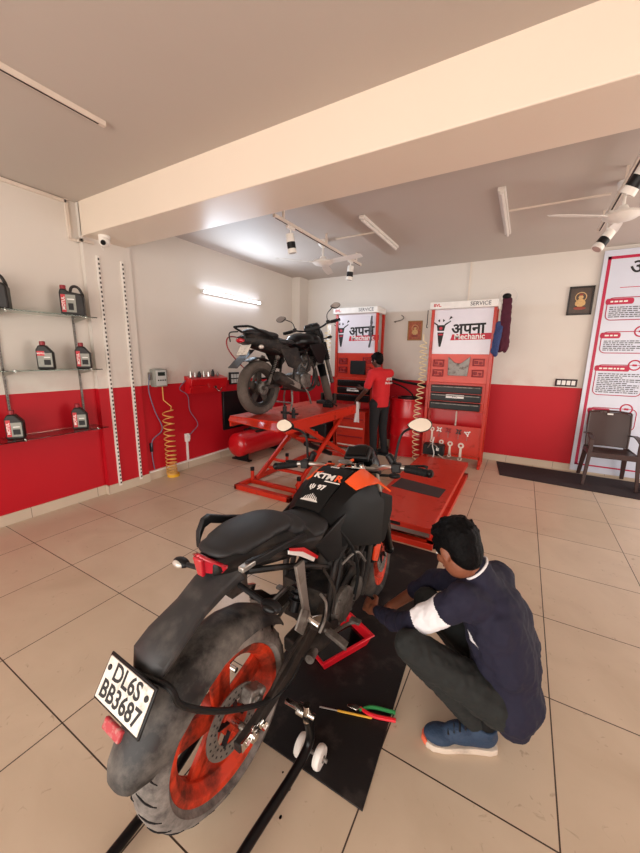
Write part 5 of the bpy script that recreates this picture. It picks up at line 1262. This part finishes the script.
b = MB(); b.sph((1.15, 0, .93), (.11, .135, .15)); b.sph((1.13, 0, 1.05), (.08, .12, .06)); b.bb((1.05, -.10, .84), (1.15, .10, 1.06)); cw = blob(b, 'headlight_cowl', 'black_gloss', B2, .012, 5)
MB().sph((1.19, 0, .90), (.05, .09, .085)).build('headlight_lens', 'clear_lens', cw)
b = MB(); b.box((1.05, .05, 1.06), (.05, .08, .05), Matrix.Rotation(-.5, 3, 'Y')); b.box((1.05, -.05, 1.06), (.05, .08, .05), Matrix.Rotation(-.5, 3, 'Y')); b.bb((1.03, -.1, 1.0), (1.09, .1, 1.06)); b.build('dashboard', 'black_plastic', B2, bevel=.008)
for s_ in (-1, 1):
    ind = MB().cyl((1.10, s_*.11, .87), (1.10, s_*.18, .87), .008, n=8).build('front_indicator', 'black_plastic', B2); MB().sph((1.10, s_*.205, .87), (.022, .036, .02)).build('indicator_housing', 'black_plastic', ind)
for s_ in (-1, 1):
    b = MB(); b.cyl((.50, s_*.11, .29), (.50, s_*.23, .285), .014, n=10); b.cyl((.26, s_*.12, .40), (.24, s_*.20, .39), .012, n=10); b.bar((.36, s_*.11, .36), (.26, s_*.12, .40), .015, .03); b.build('footpeg', 'black_matte', B2)
b = MB()
for s_ in (-1, 1): b.tube([(.46, s_*.10, .27), (.42, s_*.14, .12), (.36, s_*.16, .005)], .012, 8)
b.cyl((.41, -.145, .10), (.41, .145, .10), .010, n=8); b.tube([(.60, .12, .27), (.66, .2, .14), (.72, .25, .01)], .012, 8); b.build('centre_stand', 'steel_dull', B2)
b = MB().tube([(.62, -.15, .30), (.70, -.17, .20), (.78, -.16, .06)], .012, 8, sm=3); b.build('kick_lever', 'steel_dull', B2)
for pts, r_, m_ in (([(.70, -.12, .74), (.74, -.15, .6), (.70, -.14, .48)], .010, 'black_matte'), ([(.95, -.1, .70), (.93, -.14, .58), (.90, -.12, .5)], .007, 'steel_dull'), ([(.58, -.13, .60), (.66, -.15, .52), (.72, -.14, .58)], .012, 'engine_grey')):
    MB().tube(pts, r_, 8, sm=5).build('hose', m_, B2)

steer(B2, (1.06, 0, .92), (1.335, 0, .295), .654)
# ------------------------------------------------------------------ people
def hand(b, wr, d, side, curl=.5, s=1.0):
    """wrist, palm, four unequal bent fingers and a thumb added to the body volumes; d = pointing direction, side = thumb direction"""
    wr, d, side = V(wr), V(d).normalized(), V(side); side = (side-d*side.dot(d)).normalized(); nrm = d.cross(side).normalized()
    R = Matrix((d, side, nrm)).transposed(); k = s
    b.sph(wr+d*.045*k, (.048*k, .036*k, .017*k), R, n=14, k=8)
    b.cap(wr-d*.02*k, wr+d*.02*k, .023*k, .026*k)
    for i, (o, L_) in enumerate(((.027, .070), (.009, .078), (-.009, .072), (-.026, .056))):
        base = wr+d*.078*k+side*o*k; L_ *= k; a = 0; p = base
        r0 = .0092*k
        for j, f_ in enumerate((.45, .32, .23)):
            a += curl*(.5+.3*j)+.05*i; q = p+(d*math.cos(a)+nrm*math.sin(a))*L_*f_; b.cap(p, q, r0, r0*.92, 8); p = q; r0 *= .92
    t0 = wr+d*.025*k+side*.026*k; t1 = t0+(d*.6+side*.7+nrm*.3).normalized()*.034*k; t2 = t1+(d*.95+side*.15+nrm*.35).normalized()*.028*k; t3 = t2+(d*.9-side*.1+nrm*.5).normalized()*.022*k
    b.cap(t0, t1, .013*k, .011*k, 8); b.cap(t1, t2, .011*k, .0098*k, 8); b.cap(t2, t3, .0098*k, .0085*k, 8)
def head(b, c, fd, up, s=1.0):
    """skull, jaw, nose, lips, ears, brow; returns local frame function"""
    c, fd, up = V(c), V(fd).normalized(), V(up); up = (up-fd*up.dot(fd)).normalized(); lf = up.cross(fd)
    R = Matrix((fd, lf, up)).transposed()
    P = lambda x, y, z: c+R @ V((x*s, y*s, z*s))
    b.sph(P(-.008, 0, .025), (.098*s, .076*s, .092*s), R); b.sph(P(.015, 0, -.035), (.070*s, .060*s, .075*s), R); b.sph(P(.045, 0, -.075), (.035*s, .032*s, .028*s), R)
    b.sph(P(.062, 0, .030), (.030*s, .055*s, .022*s), R)
    b.cap(P(.082, 0, .010), P(.104, 0, -.022), .008*s, .013*s, 8); b.sph(P(.098, .010, -.026), .008*s); b.sph(P(.098, -.010, -.026), .008*s)
    b.sph(P(.084, 0, -.046), (.012*s, .024*s, .006*s), R); b.sph(P(.082, 0, -.056), (.012*s, .021*s, .007*s), R)
    for q in (-1, 1):
        b.sph(P(.055, q*.040, -.018), (.028*s, .020*s, .022*s), R)
        b.sph(P(-.010, q*.076, -.006), (.018*s, .008*s, .032*s), R @ Matrix.Rotation(q*.3, 3, 'Z')); b.sph(P(-.008, q*.074, -.030), (.010*s, .007*s, .012*s), R)
    return P, R
def face_bits(root, P, R, s=1.0):
    for q in (-1, 1):
        b = MB().sph(P(.078, q*.031, .004), (.010*s, .014*s, .008*s), R); b.m = 1; b.sph(P(.0865, q*.031, .004), .0052*s, n=10, k=8)
        b.build('eye', ['eye_white', 'ink'], root)
        MB().tube([P(.084, q*.014, .024), P(.090, q*.032, .028), P(.078, q*.052, .020)], .0032*s, 6, sm=3).build('eyebrow', 'hair', root)
    MB().tube([P(.090, .020, -.051), P(.0965, 0, -.050), P(.090, -.020, -.051)], .0045*s, 6, sm=3).build('lips', 'lip', root)
def hair_mesh(root, P, R, s=1.0, seed=1):
    rd = random.Random(seed); b = MB()
    b.sph(P(-.018, 0, .040), (.100*s, .084*s, .092*s), R); b.sph(P(-.045, 0, .0), (.062*s, .074*s, .080*s), R); b.sph(P(-.050, 0, -.045), (.038*s, .056*s, .040*s), R)
    b.sph(P(.035, 0, .088), (.055*s, .062*s, .032*s), R)
    for q in (-1, 1): b.sph(P(.010, q*.070, .030), (.035*s, .014*s, .042*s), R)
    for k in range(60):
        a = rd.uniform(0, 2*PI); e = rd.uniform(.05, 1.3); x = -.018+.096*math.cos(a)*math.cos(e)*.98; y = .080*math.sin(a)*math.cos(e); z = .04+.088*math.sin(e)
        if x > .03 and z < .085: continue
        b.cap(P(x, y, z), P(x+rd.uniform(-.012, .022), y*1.05+rd.uniform(-.012, .012), z+rd.uniform(-.004, .010)), .011*s, .006*s, 6)
    return blob(b, 'hair', 'hair', root, .0055, 2)
def shoe(root, heel, toe, up_side, mats, s=1.0):
    """low trainer between heel and toe points on the ground"""
    heel, toe = V(heel), V(toe); d = (toe-heel); L_ = d.length; d.normalize(); sd = V((-d.y, d.x, 0)).normalized(); up = sd.cross(d)*-1 if sd.cross(d).z < 0 else sd.cross(d)
    R = Matrix((d, sd, up)).transposed(); P = lambda x, y, z: heel+R @ V((x*L_, y*s, z*s))
    b = MB(); b.sph(P(.16, 0, .062), (.052, .040, .050), R); b.sph(P(.45, 0, .060), (.085, .043, .042), R); b.sph(P(.76, 0, .042), (.068, .046, .030), R); b.cap(P(.2, 0, .055), P(.7, 0, .045), .040, .030); b.sph(P(.22, 0, .085), (.052, .042, .036), R); b.lathe([(.030, 0), (.044, 0), (.046, .03), (.036, .032)], P(.17, 0, .085), up, 20, closed=True)
    sh = blob(b, 'shoe', mats[0], root, .006, 4)
    prof = [(0, .030), (.10, .040), (.30, .038), (.5, .042), (.72, .050), (.88, .045), (.97, .028), (1.0, .0)]
    pts = [(x, w) for x, w in prof]+[(x, -w) for x, w in prof[::-1][1:]]+[(-.015, 0)]
    g = [[P(x, y*k_, z) for x, y in pts] for z, k_ in ((.0, .94), (.012, 1.0), (.028, .98))]
    MB().loft(g).build('sole', mats[1], sh, bevel=.003)
    MB().cyl(P(.18, 0, .07), P(.16, 0, .15), .036, .038, 18).build('sock', 'black_matte', sh)
    MB().loft([[P(.93+dx, y, z) for dx, y in ((.065, -.018), (.085, 0), (.065, .018), (.03, .03), (.03, -.03))] for z in (.006, .034)]).build('toe_bumper', 'sole_orange' if 'shoe_blue' in mats else mats[1], sh, bevel=.003)
    b = MB()
    for k in range(5):
        x = .34+k*.075; z = .120-.010*k
        b.tube([P(x, -.026, z-.008), P(x+.02, 0, z+.004), P(x+.04, .026, z-.008)], .004, 6, sm=3)
    b.build('laces', mats[2], sh)
    return sh
def limb(b, pts, radii, n=14):
    for i in range(len(pts)-1): b.cap(pts[i], pts[i+1], radii[i], radii[i+1], n)
def shift(o, loc):
    """keep a part where it was modelled while parenting it to a thing placed elsewhere"""
    o.location = (-loc[0], -loc[1], -loc[2])

# crouching mechanic ---------------------------------------------------
loc = (3.95, .86, 0); P1 = thing('person', 'crouching person in a navy sweatshirt with a white sleeve panel, working on the motorcycle', 'person', loc)
G = {}
hp = V((4.005, .85, .27)); LH, RH = V((3.975, .79, .26)), V((4.05, .94, .25))
LK, LA = V((3.665, .675, .455)), V((3.91, .815, .115)); RK, RA = V((3.66, .99, .43)), V((3.93, 1.045, .115))
be, ch, nk = V((3.98, .86, .43)), V((3.925, .85, .60)), V((3.862, .833, .745))
LS, RS = V((3.83, .745, .675)), V((3.93, .955, .675)); LE, RE = V((3.637, .765, .465)), V((3.655, 1.10, .475))
LW, RW = V((3.435, .935, .325)), V((3.475, 1.085, .275)); hc = V((3.782, .822, .822))
fd, hu = V((-.66, .50, -.62)), V((-.35, .30, .9))
b = MB()
limb(b, [hp, be, ch], [.075, .08, .08]); b.cap(LH, RH, .055); b.cap(LS, RS, .04); b.cap(ch, nk, .06, .048); b.cap(nk, hc+V((.02, 0, -.02)), .050, .050)
Ph, Rh = head(b, hc, fd, hu, .95)
for a in ((LS, LE, LW), (RS, RE, RW)): limb(b, a, [.038, .034, .026])
for a in ((LH, LK, LA), (RH, RK, RA)): limb(b, a, [.05, .04, .032])
b.cap(LA, (3.86, .79, .055), .030, .022); b.cap(RA, (3.86, 1.06, .055), .030, .022)
hand(b, LW, (-.82, .48, -.20), (.35, .55, .75), curl=.75); hand(b, RW, (-.55, .10, -.62), (.1, .85, .3), curl=.55)
body = blob(b, 'body', 'skin', P1, .0055, 3); shift(body, loc)
for f_ in (face_bits, ):
    n0 = set(C.objects); f_(P1, Ph, Rh, .95)
    for o in set(C.objects)-n0: shift(o, loc)
shift(hair_mesh(P1, Ph, Rh, .95), loc)
# sweatshirt
b = MB()
b.sph(hp+V((.02, .01, -.01)), (.115, .155, .115)); b.cap(hp+V((.005, 0, 0)), be, .118, .125); b.cap(be, ch, .125, .118); b.cap(be+V((.015, -.04, .0)), ch+V((.02, -.045, -.02)), .10, .095); b.cap(be+V((.03, .05, .0)), ch+V((.035, .05, -.02)), .10, .095)
b.cap(ch, nk+V((.010, 0, -.03)), .105, .064); b.cap(nk+V((.010, 0, -.03)), nk+V((-.006, 0, .006)), .064, .057); b.cap(LS, RS, .062, .062); b.cap(LS, nk+V((0, 0, -.045)), .062, .055); b.cap(RS, nk+V((0, 0, -.045)), .062, .055); b.cap(LS, ch, .065, .09); b.cap(RS, ch, .065, .09)
b.cap(hp+V((.035, -.06, -.07)), hp+V((.07, .07, -.07)), .062, .062); b.cap(hp+V((-.03, -.08, -.04)), hp+V((.035, -.06, -.07)), .05, .055)
limb(b, [LS, LS.lerp(LE, .5)+V((0, 0, -.008)), LE, LE.lerp(LW, .45)+V((0, 0, -.012)), LE.lerp(LW, .90)], [.060, .056, .047, .043, .033])
limb(b, [RS, RS.lerp(RE, .5), RE, RE.lerp(RW, .42)], [.060, .056, .049, .041])
ax = (LE-LS).normalized()
def sleeve_patch(c):
    q = c-LS; t = q.dot(ax)/(LE-LS).length; r_ = (q-ax*q.dot(ax))
    if r_.length < .10 and .34 < t < .80 and c.y < LS.y+.09: return 1 if (c.y < LS.lerp(LE, t).y+.045) else 0
    # wedge that runs back toward the flank
    w0, w1 = V((3.74, .70, .560)), V((3.90, .70, .49)); e = w1-w0; u = (c-w0).dot(e)/e.length_squared
    if 0 < u < 1 and c.y < .78:
        dz = abs((c-(w0+e*u)).z); 
        if dz < .045*(1-u)+.001: return 1
    return 0
sw = blob(b, 'sweatshirt', ['navy', 'cloth_white'], P1, .0055, 10, paint=sleeve_patch, disp=(.020, .06)); shift(sw, loc)
ring_p = []
nd = (hc-nk).normalized(); nx, ny = frame_of(nd)
for k in range(20):
    a = k*2*PI/20; ring_p.append(nk+nd*(.024)+V((.004, 0, 0))+nx*.059*math.cos(a)+ny*.057*math.sin(a))
cl = MB().tube(ring_p, .0045, 6, closed=True).build('collar_edge', 'cloth_white', P1); shift(cl, loc)
# jeans
b = MB(); b.cap(LH, RH-V((.02, 0, 0)), .085, .08)
limb(b, [LH, LH.lerp(LK, .5), LK, LK.lerp(LA, .35), LA+V((0, -.0, .0))], [.088, .074, .060, .055, .047]); limb(b, [RH-V((.02, 0, 0)), RH.lerp(RK, .5), RK, RK.lerp(RA, .35), RA], [.078, .076, .064, .058, .046])
o = blob(b, 'jeans', 'jeans', P1, .0065, 5, disp=(.016, .04)); shift(o, loc)
for heel, toe in (((3.995, .835, 0), (3.735, .715, 0)), ((4.0, 1.03, 0), (3.74, 1.09, 0))):
    o = shoe(P1, heel, toe, 0, ('shoe_blue', 'sole', 'ink')); shift(o, loc)

# standing mechanic in red ----------------------------------------------
loc = (2.06, 4.56, 0); P2 = thing('person', 'standing person in a red T-shirt and black trousers facing the left tool board', 'person', loc)
def W(x, y, z): return V((loc[0]+x, loc[1]+y, z))
LH, RH = W(-.03, -.08, .84), W(.05, .07, .84); be, ch, nk = W(.01, 0, 1.0), W(.0, 0, 1.22), W(-.03, 0, 1.36)
LS, RS = W(-.07, -.16, 1.30), W(.09, .15, 1.30); LE, RE = W(-.13, -.22, 1.06), W(-.10, .20, 1.08); LW, RW = W(-.30, -.15, .90), W(-.33, .12, 1.05)
hc = W(-.065, 0, 1.49); fd, hu = V((-.85, .25, -.25)), V((-.15, 0, 1)); s = .93
b = MB(); limb(b, [W(.01, 0, .86), be, ch], [.10, .10, .12]); b.cap(LS, RS, .05); b.cap(ch, nk, .08, .05); b.cap(nk, hc, .046, .046); Ph, Rh = head(b, hc, fd, hu, s)
for a in ((LS, LE, LW), (RS, RE, RW)): limb(b, a, [.042, .036, .025])
LK, LA, RK, RA = W(-.04, -.09, .45), W(-.02, -.10, .09), W(.04, .10, .45), W(.08, .11, .09)
for a in ((LH, LK, LA), (RH, RK, RA)): limb(b, a, [.07, .045, .034])
hand(b, LW, (-.5, .1, -.7), (-.5, .6, .2), curl=.6, s=.92); hand(b, RW, (-.9, -.1, -.1), (0, -.3, .9), curl=.5, s=.92)
body = blob(b, 'body', 'skin_dark', P2, .007, 3); shift(body, loc)
n0 = set(C.objects); face_bits(P2, Ph, Rh, s)
for o in set(C.objects)-n0: shift(o, loc)
shift(hair_mesh(P2, Ph, Rh, s, 4), loc)
b = MB(); b.cap(W(.005, -.03, .96), W(.01, -.02, 1.15), .115, .12); b.cap(W(.025, .05, .96), W(.02, .05, 1.15), .115, .12); b.loft([[W(.015+.125*math.cos(k*PI/10), .01+.165*math.sin(k*PI/10), z) for k in range(20)] for z in (.80, .96)]); b.cap(ch, nk+V((0, 0, -.015)), .125, .068); b.cap(LS, RS, .070); b.cap(LS, ch, .065, .1); b.cap(RS, ch, .065, .1)
limb(b, [LS, LS.lerp(LE, .75)], [.064, .060]); limb(b, [RS, RS.lerp(RE, .75)], [.064, .060])
ts = blob(b, 't_shirt', 'tshirt', P2, .010, 6, disp=(.012, .09)); shift(ts, loc)
# print on the back
b = MB(); text_into(b, 'अपना', .07, plane_m((.148, -.03, 1.22), (.25, 1, 0), (0, 0, 1)), 0, .003); text_into(b, 'Mechanic', .05, plane_m((.148, -.03, 1.165), (.25, 1, 0), (0, 0, 1)), 0, .003)
b.build('back_print', 'white', P2)
b = MB(); b.cap(LH, RH, .10, .10); limb(b, [LH, LK, LA], [.09, .066, .052]); limb(b, [RH, RK, RA], [.09, .066, .052])
o = blob(b, 'trousers', 'trousers', P2, .010, 6); shift(o, loc)
for heel, toe in ((W(.04, -.10, 0), W(-.20, -.06, 0)), (W(.14, .11, 0), W(-.10, .17, 0))):
    o = shoe(P2, heel, toe, 0, ('black_matte', 'black_plastic', 'ink')); shift(o, loc)
t = thing('rag', 'pale grey cloth held in the hand of the standing man', 'cloth', (1.80, 4.37, .57))
b = MB().sheet([[( (-.035-.03*u)*1+.06*v*(.4+u)+.01*math.sin(v*9), .01*math.sin(v*7+u*4), .30-.32*u) for v in [j/6 for j in range(7)]] for u in [i/8 for i in range(9)]], .006); b.build('cloth', 'cloth_white', t)
# ------------------------------------------------------------------ camera and light
yaw, pit, roll, F = -.521, .199, .016, 348.5
cyw, syw, cp, sp = math.cos(yaw), math.sin(yaw), math.cos(pit), math.sin(pit)
f = V((syw*cp, cyw*cp, -sp)); r = V((cyw, -syw, 0)); u = r.cross(f)
r2 = r*math.cos(roll)+u*math.sin(roll); u2 = u*math.cos(roll)-r*math.sin(roll)
cam = bpy.data.cameras.new('camera'); co = bpy.data.objects.new('camera', cam); C.objects.link(co)
mw = Matrix((r2, u2, -f)).transposed().to_4x4(); mw.translation = V((3.926, -.504, 1.541)); co.matrix_world = mw
cam.sensor_fit = 'VERTICAL'; cam.sensor_height = 24; cam.lens = F/853*24; cam.clip_start = .02
bpy.context.scene.camera = co

w = bpy.data.worlds.new('daylight'); bpy.context.scene.world = w; w.use_nodes = True
nt = w.node_tree; N = nt.nodes; L = nt.links; bg = N['Background']
tc = N.new('ShaderNodeTexCoord'); sx = N.new('ShaderNodeSeparateXYZ'); L.new(tc.outputs['Generated'], sx.inputs[0])
mr = N.new('ShaderNodeMapRange'); mr.inputs[1].default_value = -.1; mr.inputs[2].default_value = .6; L.new(sx.outputs['Z'], mr.inputs[0])
mx = N.new('ShaderNodeMix'); mx.data_type = 'RGBA'; mx.inputs[6].default_value = (1, .915, .83, 1); mx.inputs[7].default_value = (.95, .94, .92, 1)
L.new(mr.outputs[0], mx.inputs[0]); L.new(mx.outputs[2], bg.inputs['Color']); bg.inputs['Strength'].default_value = 5.4

def area(name, loc, rot, sx, sy, power, col=(1, 1, 1), portal=False):
    l = bpy.data.lights.new(name, 'AREA'); l.shape = 'RECTANGLE'; l.size = sx; l.size_y = sy; l.energy = power; l.color = col
    if portal: l.cycles.is_portal = True
    o = bpy.data.objects.new(name, l); C.objects.link(o); o.location = loc; o.rotation_euler = rot; return o
area('shopfront_daylight', (XR/2, YN-.05, 1.36), (PI/2, 0, 0), XR-.6, 2.7, 10, portal=True)
area('side_door_daylight', (XR+.1, 3.5, 1.32), (0, PI/2, 0), 2.65, 3.0, 10, portal=True)
# light of the glowing tube on the left wall
area('tube_light_glow', (XB+.13, 3.53, 2.365), (0, -PI/2, 0), .05, 1.12, 26, (.72, .86, 1))
s = bpy.context.scene
s.view_settings.view_transform = 'Standard'; s.view_settings.look = 'None'; s.view_settings.gamma = 1; s.view_settings.use_curve_mapping = False
s.view_settings.exposure = 0.0
